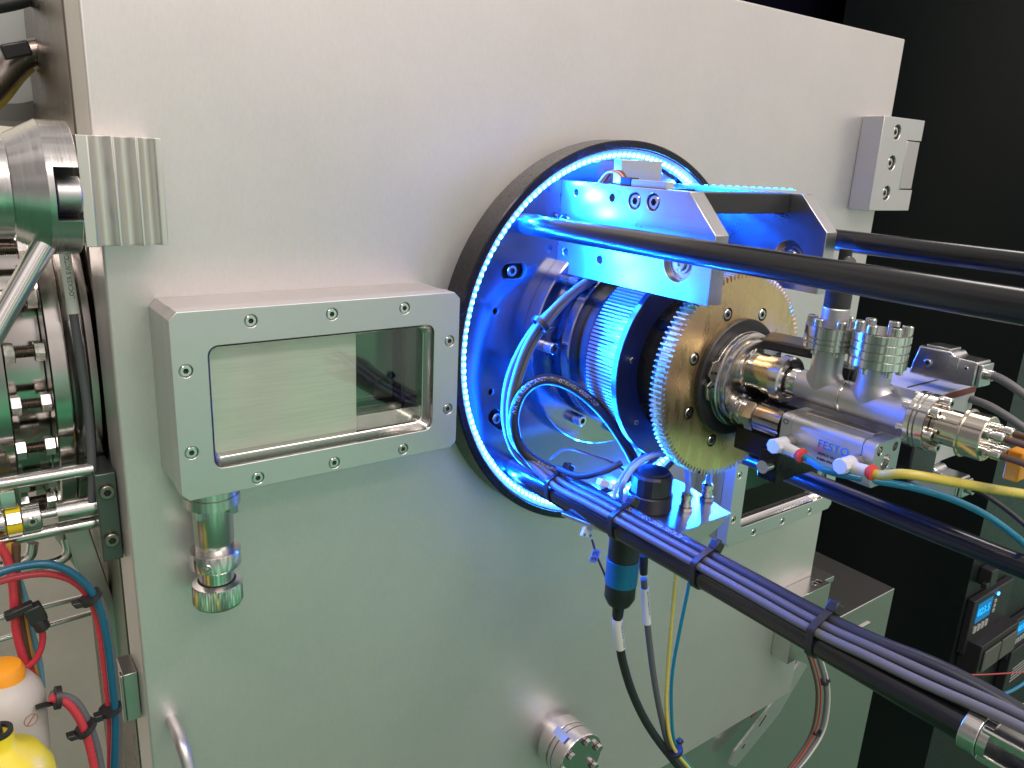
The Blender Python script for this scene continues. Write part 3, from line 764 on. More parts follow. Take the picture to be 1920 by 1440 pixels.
t.part('end_cap', B().lathe([(13.4, 0), (14.4, .4), (14.4, 1.6), (13.2, 2), (13.2, 12.6), (12.6, 13.2)], (TX, ee - 15.6, TZ), (0, -1, 0), n=64), warm_nickel)
ec = ee - 15.6 - 13.3
SOCK = [(TX + 5.5, TZ + 5.5), (TX - 5.2, TZ + 4.2), (TX + 5, TZ - 5.5), (TX - 4.6, TZ - 6)]
for x, z in SOCK:
    s_ = t.part('socket', B().lathe([(3.4, 0), (3.4, 2.4), (2.4, 2.6), (2.4, 4.2), (3.0, 4.6), (3.0, 8.6), (2.2, 9.4)], (x, ec, z), (0, -1, 0), n=24), steel)
CO = [solo('coaxial_lead', lab, 'cable', B().tube([(x, ec - 9.2, z), (x + 1, ec - 20, z - .5), (x + 5, ec - 40, z - 3), (x + 14, ec - 62, z - 6)], 1.9), wire_brown, group='thin dark leads from the coaxial sockets')
      for (x, z), lab in zip(SOCK, ['thin dark lead from the far upper coaxial socket', 'thin dark lead from the near upper coaxial socket', 'thin dark lead from the far lower coaxial socket', 'thin dark lead from the near lower coaxial socket'])]
p = at(1903, 872, ec - 14)
t = T('orange_clip', 'orange plastic clip cut by the right picture edge', 'clip', (p.x, p.y, p.z - 8))
t.part('body', B().box(p.x - 3, p.x + 14, p.y - 4, p.y + 4, p.z - 9, p.z + 9), [orange, hole_dark], bevel=1.2, cut=B().lathe([(1.8, -10), (1.8, 10)], (p.x + 3, p.y, p.z + 1), (0, 1, 0), n=20))

# black hose standing on the first flange
HZ0 = FL1Z + h1
t = T('vertical_hose', 'black sleeve with steel collar rising from the first tee flange to the rods', 'hose', (TX, -221, HZ0))
t.part('collar', B().lathe([(8.6, .3), (8.6, 11), (8.2, 11.6)], (TX, -221, HZ0), (0, 0, 1), n=40), satin)
t.part('sleeve', B().lathe([(8.3, 11.8), (8.3, 34), (6.4, 38), (5, 39)], (TX, -221, HZ0), (0, 0, 1), n=40), black_rubber)
t.part('clamp_knob', B().lathe([(3.4, 0), (4.2, 1), (4.2, 6), (3, 7)], (TX - 5, -226, HZ0 + 39), (-.6, -.6, .5), n=20).lathe([(4, 0), (4, 10)], (TX, -221, HZ0 + 39), (0, 0, 1), n=20), black_plastic)
t.part('clamp_screw', B().screw((TX - 6.4, -226.2, HZ0 + 27), (-.78, -.62, 0), 1.7, 1.6, .9, 1), [chrome, hole_dark])

# pneumatic cylinder
cx0, cx1, cz0, cz1, cy0, cy1 = -25.5, 4.0, -35.5, -6.0, -211, -277
t = T('pneumatic_cylinder', 'compact silver pneumatic cylinder with blue lettering under the tee pipe', 'cylinder', (-11, -244, cz0))
prof = rrect(cx0, cx1, cz0, cz1, 4.2, 5)
t.part('body', B().prism(prof, 'y', cy0 - 8.4, cy1 + 8.4), mat('silver anodised body', (.60, .60, .61), .9, .33, brush=(600, 30, 600), bump=.06), ang=40)
t.part('rear_cap', B().prism(prof, 'y', cy0, cy0 - 8), mat('silver end cap', (.56, .56, .57), .9, .36), bevel=.4)
ccut = B()
for x, z in ((cx0 + 6, cz1 - 6), (cx1 - 6, cz1 - 6), (cx0 + 6, cz0 + 6), (cx1 - 6, cz0 + 6)): ccut.lathe([(3, 0), (3, 8)], (x, cy1 + 4, z), (0, -1, 0), n=24)
ccut.lathe([(5, 0), (5, 8)], ((cx0 + cx1) / 2, cy1 + 4, (cz0 + cz1) / 2), (0, -1, 0), n=28)
t.part('front_cap', B().prism(prof, 'y', cy1 + 8, cy1), [MATS['silver end cap'], steel], bevel=.3, cut=ccut)
t.part('rail', B().box(cx0 + 12, cx0 + 20, cy1 + 9, cy0 - 9, cz1 + .1, cz1 + 1.4), side_alu, bevel=.3)
t.part('lettering', flat_text('FESTO', 7.6, (cx0 - .2, -239.5, -18.0), (0, -1, 0), (0, 0, 1), .12), print_blue)
t.part('fine_print', flat_text('ADN-S 16-30-I', 2.6, (cx0 - .2, -240.5, -24.2), (0, -1, 0), (0, 0, 1), .1), print_black)
t.part('fine_print', flat_text('B 0881 PMAX 10', 2.2, (cx0 - .2, -240.5, -27.8), (0, -1, 0), (0, 0, 1), .1), print_black)
t.part('port_ring', B().ring(1.5, 1.9, (cx0 - .05, -214.6, -11), (-1, 0, 0), .2, n=24), hole_dark)
def elbow(y, z, label, dz):
    e = T('push_in_elbow', label, 'fitting', (cx0, y, z), 'elbow fittings on the pneumatic cylinder')
    e.part('stub', B().lathe([(4.8, .2), (4.8, 6)], (cx0, y, z), (-1, 0, 0), n=28), steel)
    e.part('swivel', B().lathe([(4.2, 0), (4.6, .4), (4.6, 7.5), (4.2, 8)], (cx0 - 6.2, y, z), (-1, 0, 0), n=28), white_plastic)
    e.part('adjust_cap', B().hexa((cx0 - 14.2, y, z), (-1, 0, 0), 5.0, 4.6, n=8), white_plastic)
    d = Vector((-.05, -.98, dz)).normalized(); c = Vector((cx0 - 10.4, y - 3.6, z - .8))
    e.part('barrel', B().lathe([(3.2, 0), (3.7, .6), (3.7, 9.4), (3.4, 9.8)], c, d, n=28), white_plastic)
    e.part('release_collar', B().lathe([(3.2, 0), (3.2, 1.2), (4.7, 1.6), (4.7, 3.8), (3.4, 4.6)], c + d * 9.9, d, n=24), red_plastic)
    return c + d * 14, d
a1 = atx(1482, 828, cx0); a2 = atx(1607, 864, cx0)
e1, d1 = elbow(a1.y, a1.z, 'white elbow with red collar and blue tube at the rear end of the cylinder', -.10)
e2, d2 = elbow(a2.y, a2.z, 'white elbow with red collar and yellow tube at the front end of the cylinder', .10)
pts = [e1 - d1 * 4, e1 + d1 * 3, at(1556, 884, e1.y - 20), at(1640, 901, -276), at(1720, 916, -294), at(1800, 942, -306), at(1868, 978, -316), at(1935, 1035, -326), at(2000, 1120, -330)]
solo('air_tube', 'translucent blue air tube arching to the right from the cylinder', 'tube', B().tube(pts, 2.3, n=20), blue_tube)
pts = [e2 - d2 * 4, e2 + d2 * 4, at(1700, 889, e2.y - 17), at(1790, 904, e2.y - 33), at(1880, 920, e2.y - 46), at(1990, 936, e2.y - 58)]
solo('air_tube', 'yellow air tube running right from the front elbow of the cylinder', 'tube', B().tube(pts, 2.9, n=20), yellow)
t = T('cylinder_mount', 'dark mounting plate and clip below the pneumatic cylinder', 'mount', (-8, -205, -48))
t.part('plate', B().box(-22, 40, -211, -196, -58, -36), anodised, bevel=1)
t.part('roller', B().lathe([(4.5, 0), (4.5, 8)], (-22.1, -205, -46), (-1, 0, 0), n=28), steel)

# ------------------------------------------------------------------ carriage bracket on top
t = T('side_plate_bracket', 'two angled aluminium side plates with black crossbar above the gear, left one glowing cyan', 'bracket', (7, -90, 58))
prof = [(-12.4, 60), (-12.4, 131), (-143, 131), (-168, 105.5), (-168, 60)]
cut = B()
def xh(y, z, r, d, x=-62): cut.lathe([(r, 0), (r, d)], (x + d - 1, y, z), (-1, 0, 0), n=28)
HOL = [(-30, 123, 2.6), (-70, 122, 3.0), (-62, 76, 3.2), (-22, 77, 3.0)]
for y, z, r in HOL: cut.lathe([(r, 0), (r, 10)], (-54, y, z), (-1, 0, 0), n=24)
SC = [(-93, 121.5), (-111, 122), (-19, 100)]
for y, z in SC: cut.lathe([(6, 0), (6, 12)], (-57, y, z), (-1, 0, 0), n=28)
cut.lathe([(12.5, 0), (12.5, 40)], (-40, -139, 84), (-1, 0, 0), n=48)
lp = t.part('side_plate', B().prism(prof, 'x', -62, -48.5), [bracket_alu, side_alu], cut=cut, bevel=.4, label='left side plate, glowing cyan and white from the LED strip')
for y, z in SC: t.part('screw', B().screw((-57.2, y, z), (-1, 0, 0), 4.8, 4.4, 2.6, 3), [steel, hole_dark])
def bearing(x, of):
    t.part('bearing', B().ringprof([(12.3, 0), (12.3, 5), (10.4, 5), (10.0, 3.5), (7.4, 3.5), (7.2, 5), (5.4, 5), (5.4, 0)], (x, -139, 84), (-1, 0, 0), n=48), polished, of=of)
    t.part('bearing_shaft', B().lathe([(5.2, 0), (5.2, 6), (4.4, 6.6), (2, 6.7), (1.4, 5.5)], (x, -139, 84), (-1, 0, 0), n=32), steel, of=of)
bearing(-54, lp)
prof2 = [(-12.4, 60), (-12.4, 131), (-143, 131), (-168, 105.5), (-168, 60)]
cut = B(); cut.lathe([(12.5, 0), (12.5, 40)], (80, -139, 84), (-1, 0, 0), n=48)
rp = t.part('side_plate', B().prism(prof2, 'x', 61, 74.5), [bracket_alu, side_alu], cut=cut, bevel=.4, label='right side plate, dark blue on its inner face')
bearing(70, rp)
t.part('crossbar', B().box(-48.3, 60.8, -134, -118, 116, 130.4), black_plastic, bevel=.6)
t.part('rear_block', B().box(-48.3, 60.8, -40, -12.6, 64, 128), anodised, bevel=.6)
t.part('inner_cover', B().box(-20, -14, -118, -41, 66, 118), black_plastic, bevel=.6)
# ------------------------------------------------------------------ guide rods
RODS = {'A': (-95, 98), 'B': (95, 98), 'C': (95, -98), 'D': (-95, -103)}
rl = {'A': 'black guide rod starting at the lit ring, nearest upper one crossing the bracket', 'B': 'black guide rod behind the bracket, upper right and farthest back',
      'C': 'black guide rod with blue sheen running to the right below the gear', 'D': 'black guide rod carrying strapped cables down to the lower right corner'}
for k, (x, z) in RODS.items():
    t = T('guide_rod', rl[k], 'rod', (x, -12.4, z), 'four black guide rods')
    end = -384 if k == 'D' else -452
    t.part('shaft', B().lathe([(8, 0), (8, -end - 12.4)], (x, -12.4, z), (0, -1, 0), n=48), rod_black)
DX, DZ = RODS['D']
t = T('rod_end_clamp', 'steel fork clamp on the end of the lower guide rod at the corner', 'clamp', (DX, -395, DZ - 11))
t.part('collar', B().ring(8.2, 10.6, (DX, -381, DZ), (0, -1, 0), 8, n=48), steel, bevel=.5)
for dz in (-7, 6): t.part('fork_arm', B().box(DX - 7, DX + 7, -432, -389.2, DZ + dz - 2.4, DZ + dz + 2.4), steel, bevel=.8)
t.part('fork_bridge', B().lathe([(9.4, 0), (9.4, 4)], (DX, -389.2, DZ), (0, -1, 0), n=40), steel)

# ------------------------------------------------------------------ cables along the lower rod
OX, OZ = .56, .83
def off(d, s=0):   # d = across the view, s = towards the camera side
    return Vector((DX + OX * d - OZ * s, 0, DZ + OZ * d + OX * s))
def along(d, s, ys): o = off(d, s); return [Vector((o.x, y, o.z)) for y in ys]
def tail(*q): return [off(d, c) + Vector((0, y, 0)) for d, c, y in q]
ys = (-70, -110, -150, -200, -250, -300)
hose_pts = [at(1203, 945, -106), at(1200, 892, -98), at(1172, 832, -90), at(1125, 768, -78), at(1070, 724, -64), at(1018, 712, -52), at(978, 738, -44), at(963, 792, -42), at(985, 850, -46)] + along(13.4, .4, ys) + tail((15.2, .2, -330), (18.6, -2, -358), (19, -6, -385), (16.5, -10, -410), (13, -13, -435))
t = T('water_hose', 'thick black printed hose looping inside the ring and along the lower rod', 'hose', (DX, -60, DZ))
t.part('jacket', B().tube(hose_pts, 4.3, n=24, sub=12), hose_black)
def rev(pts): return list(reversed(pts))
full = rev(hose_pts)
path, _ = sweep(hose_pts, 12); LT = sum((path[i + 1] - path[i]).length for i in range(len(path) - 1))
# text reads left to right over the top of the loop: run along the reversed path
rp_ = full
def wrapped(string, size, pts, r, d0, facing, sub=12):
    return wrap_text(string, size, pts, r, d0, facing, .03, sub)
t.part('printing', wrapped('WATER RESISTANT  T1-07KHG14500T-NP', 4.6, rp_, 4.3, max(0, LT - 178), (-.55, -.75, .38)), hose_print)
t.part('printing', wrapped('LL 17S2O1  JAPAN', 4.6, rp_, 4.3, max(0, LT - 262), (-.55, -.75, .38)), hose_print)
t.part('printing', wrapped('T1-07KHG14500T-NP LL 17S2O1', 4.6, rp_, 4.3, max(0, LT - 380), (-.3, -.75, .6)), hose_print)

def loop_cable(dd, s, k, end, start_y):
    lp_ = [at(1108 + 4 * k, 522 - 3 * k, -46), at(1082 - k * 5, 545 - k * 2, -50), at(1042 - k * 9, 586 - k * 3, -50), at(1004 - k * 12, 638, -44), at(976 - k * 10, 705, -40), at(962 - k * 7, 770, -38), at(972 - k * 4, 836, -40 - k)]
    return lp_ + along(dd, s, ys) + end
t1 = tail((6, 9.6, -330), (8, 9, -360), (11.5, 8, -395), (12.5, 7, -430))
t2 = tail((11.2, 7, -330), (13.6, 5.6, -360), (16.6, 4, -395), (17, 3, -430))
solo('signal_cable', 'grey cable strapped to the lower rod, touching the rod', 'cable', B().tube(loop_cable(3.9, 9.9, 0, t1, 0), 2.65, n=18), cable_light, group='grey cables strapped along the lower rod')
solo('signal_cable', 'grey cable strapped to the lower rod, between the hose and the lower grey cable', 'cable', B().tube(loop_cable(9.1, 6.4, 1, t2, 0), 2.65, n=18), cable_grey, group='grey cables strapped along the lower rod')
pts = [at(1122, 520, -44), at(1068, 556, -46), at(1014, 600, -42), at(975, 655, -38), at(950, 720, -34), at(946, 790, -32), at(966, 850, -38)] + along(4.6, 9.0, (-75, -110, -150)) + along(3.2, 9.6, (-200,)) 
pts = pts[:7] + [at(1010, 885, -52)] + along(8.0, -7.4, (-80, -120, -160, -210, -260, -300)) + tail((9, -8, -340), (12, -9, -380), (10, -13, -425))
solo('signal_cable', 'thin dark grey cable behind the two strapped grey ones, outermost in the loop', 'cable', B().tube(pts, 2.5, n=16), mat('dark grey cable jacket', (.10, .10, .12), 0, .4), group='grey cables strapped along the lower rod')

# zip ties: a band around rod and cables
def hull(pts):
    pts = sorted(pts); lo = []
    def cr_(o, a, b): return (a[0] - o[0]) * (b[1] - o[1]) - (a[1] - o[1]) * (b[0] - o[0])
    for p in pts:
        while len(lo) > 1 and cr_(lo[-2], lo[-1], p) <= 0: lo.pop()
        lo.append(p)
    up = []
    for p in reversed(pts):
        while len(up) > 1 and cr_(up[-2], up[-1], p) <= 0: up.pop()
        up.append(p)
    return lo[:-1] + up[:-1]
def band(items, y, w=4.2, th=1.3):
    P_ = []
    Q_ = []
    for (x, z, r) in items:
        for k in range(28):
            a = 2 * pi * k / 28; P_.append((x + (r + .15) * cos(a), z + (r + .15) * sin(a)))
    h = hull(P_); cx = sum(p[0] for p in h) / len(h); cz = sum(p[1] for p in h) / len(h)
    out_ = []
    for i, p in enumerate(h):
        a, c = h[i - 1], h[(i + 1) % len(h)]; d = Vector((c[0] - a[0], c[1] - a[1])).normalized(); out_.append((p[0] + d.y * th, p[1] - d.x * th))
    n = len(h); vs = [(p[0], y, p[1]) for p in h] + [(p[0], y, p[1]) for p in out_] + [(p[0], y - w, p[1]) for p in out_] + [(p[0], y - w, p[1]) for p in h]; fs = []
    for j in range(4):
        j2 = (j + 1) % 4
        for k in range(n): fs.append((j * n + k, j * n + (k + 1) % n, j2 * n + (k + 1) % n, j2 * n + k))
    return B().add(vs, fs)
def o3(d, s, r): o = off(d, s); return (o.x, o.z, r)
def rod_tie(y, label, rodincl=True, grp='black zip ties around the lower rod'):
    items = [o3(3.9, 9.9, 2.65), o3(9.1, 6.4, 2.65), o3(13.4, .4, 4.3), o3(8, -7.4, 2.5)]
    if rodincl: items.append((DX, DZ, 8))
    t = T('zip_tie', label, 'zip tie', (DX, y, DZ), grp)
    t.part('strap', band(items, y), black_plastic)
    o = off(21.0, 0)
    t.part('head', B().obox((o.x, y - 2, o.z), (0, 1, 0), (OX, 0, OZ), (-OZ, 0, OX), 6.5, 6.5, 8), black_plastic, bevel=.8)
    t.part('tail', B().obox((o.x, y - 2, o.z) , (0, 1, 0), (OX, 0, OZ), (-OZ, 0, OX), 3, 9, 2.2), black_plastic, bevel=.3)
rod_tie(-66, 'black zip tie nearest the ring on the cable bundle, lit blue')
rod_tie(-138, 'black zip tie above the hanging connector, second from the ring')
rod_tie(-214, 'black zip tie at the middle of the bundle, just below the steel tray')
rod_tie(-298, 'black zip tie nearest the lower right corner with an upright head')
c = at(1016, 603, -50)
t = T('zip_tie', 'small black zip tie around the grey cables inside the ring, upper left', 'zip tie', c)
dv = (at(1000, 620, -48) - at(1035, 583, -50)).normalized()
t.part('strap', B().ring(6.0, 7.2, c, dv, 4, n=32), black_plastic)
t.part('head', B().obox(c + Vector((3, -5, -5)), dv, (1, 0, 0), (0, 1, 0), 5, 5, 6), black_plastic, bevel=.6)

# ------------------------------------------------------------------ tray with fittings under the gear
TY0, TY1, TZT = -92, -160, -108
t = T('connector_tray', 'bent steel tray glowing cyan below the gear, with slanted front lip', 'tray', (-50, -125, TZT - 14))
t.part('shelf', B().prism([(-108, TY0), (18, TY0), (18, -100), (6, TY1 + 1.5), (-54, TY1), (-92, -156)], 'z', TZT - 3, TZT), bracket_alu, bevel=.4)
t.part('front_lip', B().add([(7, TY1 + .5, TZT - .2), (-56, TY1 - 1.2, TZT - .2), (-54, TY1 - 3.5, TZT - 13), (-30, TY1 - 1.5, TZT - 15), (-5, TY1 + 2, TZT - 10),
                              (7, TY1 + 3.5, TZT - .2), (-56, TY1 + 1.6, TZT - .2), (-54, TY1 - .5, TZT - 13), (-30, TY1 + 1.5, TZT - 15), (-5, TY1 + 5, TZT - 10)],
                             [(0, 1, 2, 3, 4), (9, 8, 7, 6, 5), (0, 5, 6, 1), (1, 6, 7, 2), (2, 7, 8, 3), (3, 8, 9, 4), (4, 9, 5, 0)]), satin)
t.part('post', B().box(-100, -88, -92.2, -13, TZT - 3, TZT - .5), anodised)
for (u, v, lab) in ((1285, 957, 'left one'), (1324, 938, 'right one')):
    p = atz(u, v, TZT)
    q = T('tube_fitting', 'silver push fitting with clear tube on the tray, ' + lab, 'fitting', p, 'push fittings on the steel tray')
    q.part('hex_base', B().hexa((p.x, p.y, TZT + .2), (0, 0, 1), 6, 3.6), polished)
    q.part('barrel', B().lathe([(4.2, 3.9), (4.2, 8), (3.6, 8.4), (3.6, 10), (4.6, 10.4), (4.6, 14), (3.4, 15)], (p.x, p.y, TZT), (0, 0, 1), n=28), polished)
    solo('clear_tube', 'short pale clear tube standing in the ' + lab.replace(' one', '') + ' push fitting', 'tube', B().tube([(p.x, p.y, TZT + 13), (p.x + .5, p.y + 1, TZT + 26), (p.x + 2, p.y + 8, TZT + 44)], 2.6), mat('milky tube', (.35, .5, .8), 0, .2, trans=.4), group='clear tubes in the push fittings')
k = (-42, -119)
t = T('rotary_sensor', 'black round cap standing on the tray behind the cable bundle', 'sensor', (k[0], k[1], TZT))
t.part('base', B().lathe([(16, .2), (17, 1), (17, 12), (16, 13)], (k[0], k[1], TZT), (0, 0, 1), n=48), black_plastic)
t.part('cap', B().lathe([(14.4, 13.1), (15.6, 13.6), (15.6, 27), (14.2, 29), (12.5, 29.6), (12.2, 31), (8, 31.6)], (k[0], k[1], TZT), (0, 0, 1), n=16), black_plastic, ang=14)
p = atz(1222, 938, TZT); t.part('bolt', B().hexa((p.x, p.y - 6, TZT + .2), (0, 0, 1), 4.4, 4), steel)
solo('pale_tube', 'pale clear tube bending up from the tray to the gear', 'tube', B().tube([atz(1162, 950, TZT), at(1166, 915, -142), at(1185, 880, -140), at(1215, 858, -138), at(1245, 850, -134)], 1.9, n=16), mat('milky tube', (.35, .5, .8), 0, .2))
solo('pale_tube', 'second thin clear tube beside the hose end above the tray', 'tube', B().tube([at(1150, 935, -135), at(1165, 895, -132), at(1195, 862, -122), at(1225, 850, -112)], 1.4, n=14), mat('milky tube', (.35, .5, .8), 0, .2))
p = at(1130, 905, -112)
t = T('wire_connector', 'small white wire connector in front of the motor base', 'connector', p)
t.part('body', B().obox(p, (1, 0, -.4), (0, 1, 0), (.4, 0, 1), 9, 5, 5), white_plastic, bevel=.5)
t.part('body', B().obox(p + Vector((10, -1, -5)), (1, 0, -.5), (0, 1, 0), (.5, 0, 1), 6, 4, 5), white_plastic, bevel=.5)
solo('thin_wire', 'thin dark wire curving across the motor base under the hose loop', 'wire', B().tube([at(1030, 862, -50), at(1060, 842, -60), at(1100, 850, -80), at(1150, 868, -100), at(1180, 890, -105)], .9, n=8), wire_brown)
solo('thin_wire', 'black braided wire bundle sagging between the loop tie and the connector', 'wire', B().tube([at(1045, 878, -70), at(1085, 893, -90), at(1130, 885, -105), at(1165, 868, -110)], 2.4, n=10), black_rubber)

# hanging round connector
CX, CY_ = -66.0, -120
t = T('round_connector', 'black round connector with blue band hanging below the cable bundle', 'connector', (CX, CY_, -212))
t.part('shell', B().lathe([(11.5, 0), (12.2, .6), (12.2, 33)], (CX, CY_, -112), (0, 0, -1), n=40), black_plastic)
t.part('band', B().lathe([(12.6, 0), (12.6, 21)], (CX, CY_, -145.2), (0, 0, -1), n=48), blue_band, bevel=.3)
t.part('rear_shell', B().lathe([(12.0, 0), (12.0, 12), (9, 18), (5, 19), (4.4, 29), (4.3, 30)], (CX, CY_, -166.4), (0, 0, -1), n=40), black_plastic)
cp = [Vector((CX, CY_, -195)), Vector((CX + .4, CY_, -203)), at(1161, 1200, CY_), at(1168, 1242, CY_), at(1186, 1300, CY_ - 2), at(1214, 1358, CY_ - 4), at(1252, 1412, CY_ - 6), at(1300, 1470, CY_ - 8)]
t = T('power_cable', 'thick black cable with white printed sleeve below the round connector', 'cable', cp[1])
t.part('jacket', B().tube(cp, 3.6, n=20), black_rubber)
sp = subpath(cp, 3, 36)
t.part('label_sleeve', B().tube(sp, 4.2, n=24, flat=True), white_sleeve)
t.part('printing', wrap_text('TURBOPUMP CABLE', 2.9, sp[::6] + [sp[-1]], 4.2, 2, (.25, -.95, 0), .03), print_black)
gp = [at(1203, 1040, -118), at(1207, 1085, -118), at(1212, 1150, -118), at(1217, 1200, -120), at(1226, 1270, -124), at(1240, 1345, -127), at(1258, 1405, -128), at(1300, 1462, -130)]
t = T('sensor_cable', 'slim grey cable with white printed sleeve right of the round connector', 'cable', gp[0])
t.part('strain_relief', B().lathe([(4.2, 0), (3.8, 6), (3.1, 18)], at(1206, 1040, -118), gp[1] - at(1206, 1040, -118), n=24), black_plastic)
t.part('jacket', B().tube(gp[1:], 2.7, n=18), cable_grey)
sp = subpath(gp[1:], 7, 46)
t.part('label_sleeve', B().tube(sp, 3.2, n=22, flat=True), white_sleeve)
t.part('printing', wrap_text('SENSOR CABLE MOTOR 1', 2.3, sp[::6] + [sp[-1]], 3.2, 2, (.1, -1, 0), .03), print_black)
solo('thin_tube', 'thin yellow tube hanging from the tray past the door', 'tube', B().tube([at(1272, 1010, -130), at(1267, 1075, -128), at(1258, 1180, -128), at(1251, 1270, -128), at(1250, 1340, -130), at(1262, 1400, -134), at(1300, 1450, -136)], 1.6, n=14), yellow)
solo('thin_tube', 'thin teal tube hanging from the tray right of the yellow one', 'tube', B().tube([at(1308, 1000, -130), at(1292, 1095, -128), at(1275, 1180, -127), at(1261, 1260, -126), at(1259, 1330, -127), at(1268, 1400, -130), at(1310, 1455, -130)], 1.5, n=14), teal)
c = at(1262, 1405, -130)
t = T('zip_tie', 'black zip tie gathering the hanging cables near the bottom edge', 'zip tie', c)
d_ = Vector((.35, 0, -.93)).normalized()
t.part('strap', B().lathe([(8.0, -2), (8.6, -2), (8.6, 2), (8.0, 2)], c, d_, n=28), black_plastic)
t.part('head', B().obox(c + Vector((8, 0, 5)), d_, (0, 1, 0), (1, 0, .3), 4, 5, 5), black_plastic, bevel=.6)

# small board with tagged wire
p = at(1103, 990, -112)
t = T('wire_junction', 'small white terminal board with tagged wire under the ring', 'terminal board', p)
dx = Vector((.93, 0, -.36)); dz = Vector((.36, 0, .93))
t.part('board', B().obox(p, dx, (0, 1, 0), dz, 9.6, 3, 14), white_plastic, bevel=.6)
for a, c_ in ((-3.2, 5), (3.2, 5), (-3.2, -5), (3.2, -5)): t.part('screw', B().lathe([(1.1, 0), (1.1, .5)], p + dx * a + dz * c_ + Vector((0, -1.6, 0)), (0, -1, 0), n=14), print_blue)
t.part('contact', B().obox(p + Vector((0, -1.8, 0)), dx, (0, 1, 0), dz, 4.5, 1, 2.4), tag_blue)
t = T('tagged_wire', 'dark thin wire with a pale blue lettered tag hanging from the terminal board', 'wire', p)
t.part('wire', B().tube([at(1110, 1012, -96), at(1120, 1045, -98), at(1135, 1080, -104), at(1142, 1100, -110)], .9, n=10), wire_brown)
q = at(1115, 1043, -100.5)
t.part('tag', B().obox(q, dx, (0, 1, 0), dz, 8.6, .6, 10.5), tag_blue, bevel=.2)
t.part('tag_print', flat_text('STG', 3.4, q - dx * 3.8 + dz * 2.4 + Vector((0, -.45, 0)), dx, dz, .05), print_black)
t.part('tag_print', flat_text('MTR', 3.4, q - dx * 3.8 - dz * 2.2 + Vector((0, -.45, 0)), dx, dz, .05), print_black)

# ------------------------------------------------------------------ sensor block and wires on top of the bracket
p = at(1268, 352, -60)
t = T('sensor_block', 'small steel block with flat plug standing above the left bracket plate', 'block', (-45, -60, 131))
t.part('block', B().box(-38, 6, -52, -44, 131.3, 149), bracket_alu, bevel=.4)
t.part('plug', B().box(-58, -50, -118, -84, 131.2, 136), mat('grey plug', (.45, .44, .43), .3, .4), bevel=.6)
t.part('plug_boot', B().box(-58, -50, -83.8, -73, 131.2, 137), black_plastic, bevel=.5)
cols = [wire_white, wire_red, wire_white, wire_red, wire_brown]
for i, m_ in enumerate(cols):
    solo('plug_wire', ['white wire nearest the ring in the loop on the bracket', 'red wire second in the loop on the bracket', 'white wire third in the loop on the bracket', 'red wire fourth in the loop on the bracket', 'brown wire nearest the picture in the loop on the bracket'][i], 'wire',
         B().tube([(-56 + i * 1.2, -74, 134), (-56 + i * 1.4, -66, 139 + i * .3), (-56 + i * 1.4, -56, 139 + i * .4), (-55 + i * 1.4, -47, 131.8)], .75, n=8), m_, group='wires of the flat plug')
# LED strip tail laid over the right plates
t = T('strip_tail', 'glowing cyan LED strip tail stretched over the bracket to the right', 'light strip', (0, -100, 132))
a_, b_ = Vector((-14, -96, 133.2)), Vector((72, -128, 133.0))
dd = (b_ - a_).normalized()
t.part('tape', B().obox((a_ + b_) / 2, dd, (dd.y, -dd.x, 0), (0, 0, 1), (b_ - a_).length, 6, .8), mat('strip tape in its own light', (.2, .5, .7), 0, .4, emit=(.0, .36, .9), es=1.1))
for k in range(14):
    t.part('led', B().obox(a_.lerp(b_, (k + .5) / 14) + Vector((0, 0, .8)), dd, (dd.y, -dd.x, 0), (0, 0, 1), 2, 2, .8), mat('tail diode', (.1, .3, 1), emit=(.05, .5, 1), es=4))

# ------------------------------------------------------------------ connectors and valve block at the right
def shell(label, c, L=46, w=15, h=15):
    c = Vector(c); t = T('connector_hood', label, 'connector', c, 'metal connector hoods')
    x0, y0, z0 = c
    t.part('hood', B().prism([(y0, z0), (y0 - 4, z0 + h), (y0 - L * .60, z0 + h), (y0 - L * .66, z0 + h * .86), (y0 - L, z0 + h * .86), (y0 - L, z0 + h * .06), (y0 - L * .66, z0)], 'x', x0, x0 + w), chrome, bevel=1.2, seg=3)
    t.part('top_clip', B().box(x0 + 2, x0 + w - 2, y0 - L * .55, y0 - 8, z0 + h + .1, z0 + h + 1.6), chrome, bevel=.5)
    t.part('latch', B().box(x0 - 1.4, x0 - .1, y0 - L * .74, y0 - L * .58, z0 + h * .5, z0 + h * .9), chrome, bevel=.4)
    t.part('screw', B().screw((x0 - .1, y0 - L * .28, z0 + h * .5), (-1, 0, 0), 2.6, 1.6, 1.3, 1), [chrome, hole_dark])
    t.part('screw', B().screw((x0 - .1, y0 - L * .86, z0 + h * .6), (-1, 0, 0), 1.8, 1.4, .9, 1), [chrome, hole_dark])
    t.part('cable_clamp', B().box(x0 + 1.5, x0 + w - 1.5, y0 - L - 3, y0 - L - .2, z0 + 1, z0 + h * .8), chrome, bevel=.8)
    t.part('gland', B().lathe([(3.6, 0), (3.6, 4)], (x0 + w / 2, y0 - L - 3.1, z0 + h * .45), (0, -1, 0), n=24), chrome)
    return Vector((x0 + w / 2, y0 - L - 7, z0 + h * .45))
s0 = at(1722, 672, -232)
e1 = shell('shiny metal connector hood behind the second tee flange, upper right', at(1703, 699, -234), L=44, w=20, h=21)
ex = at(1848, 702, -278)
solo('hood_cable', 'grey cable leaving the upper connector hood towards the right edge', 'cable', B().tube([e1 + Vector((0, 4, 0)), e1 + Vector((0, -4, -.5)), e1 + Vector((2, -16, -6)), e1 + Vector((6, -34, -18)), e1 + Vector((10, -60, -40))], 2.9, n=16), cable_light)
b0 = at(1712, 800, -236)
vb = T('valve_module', 'grey valve module with dark red stripe behind the end flange', 'valve', b0)
vx, vy, vz = b0
vx = 44
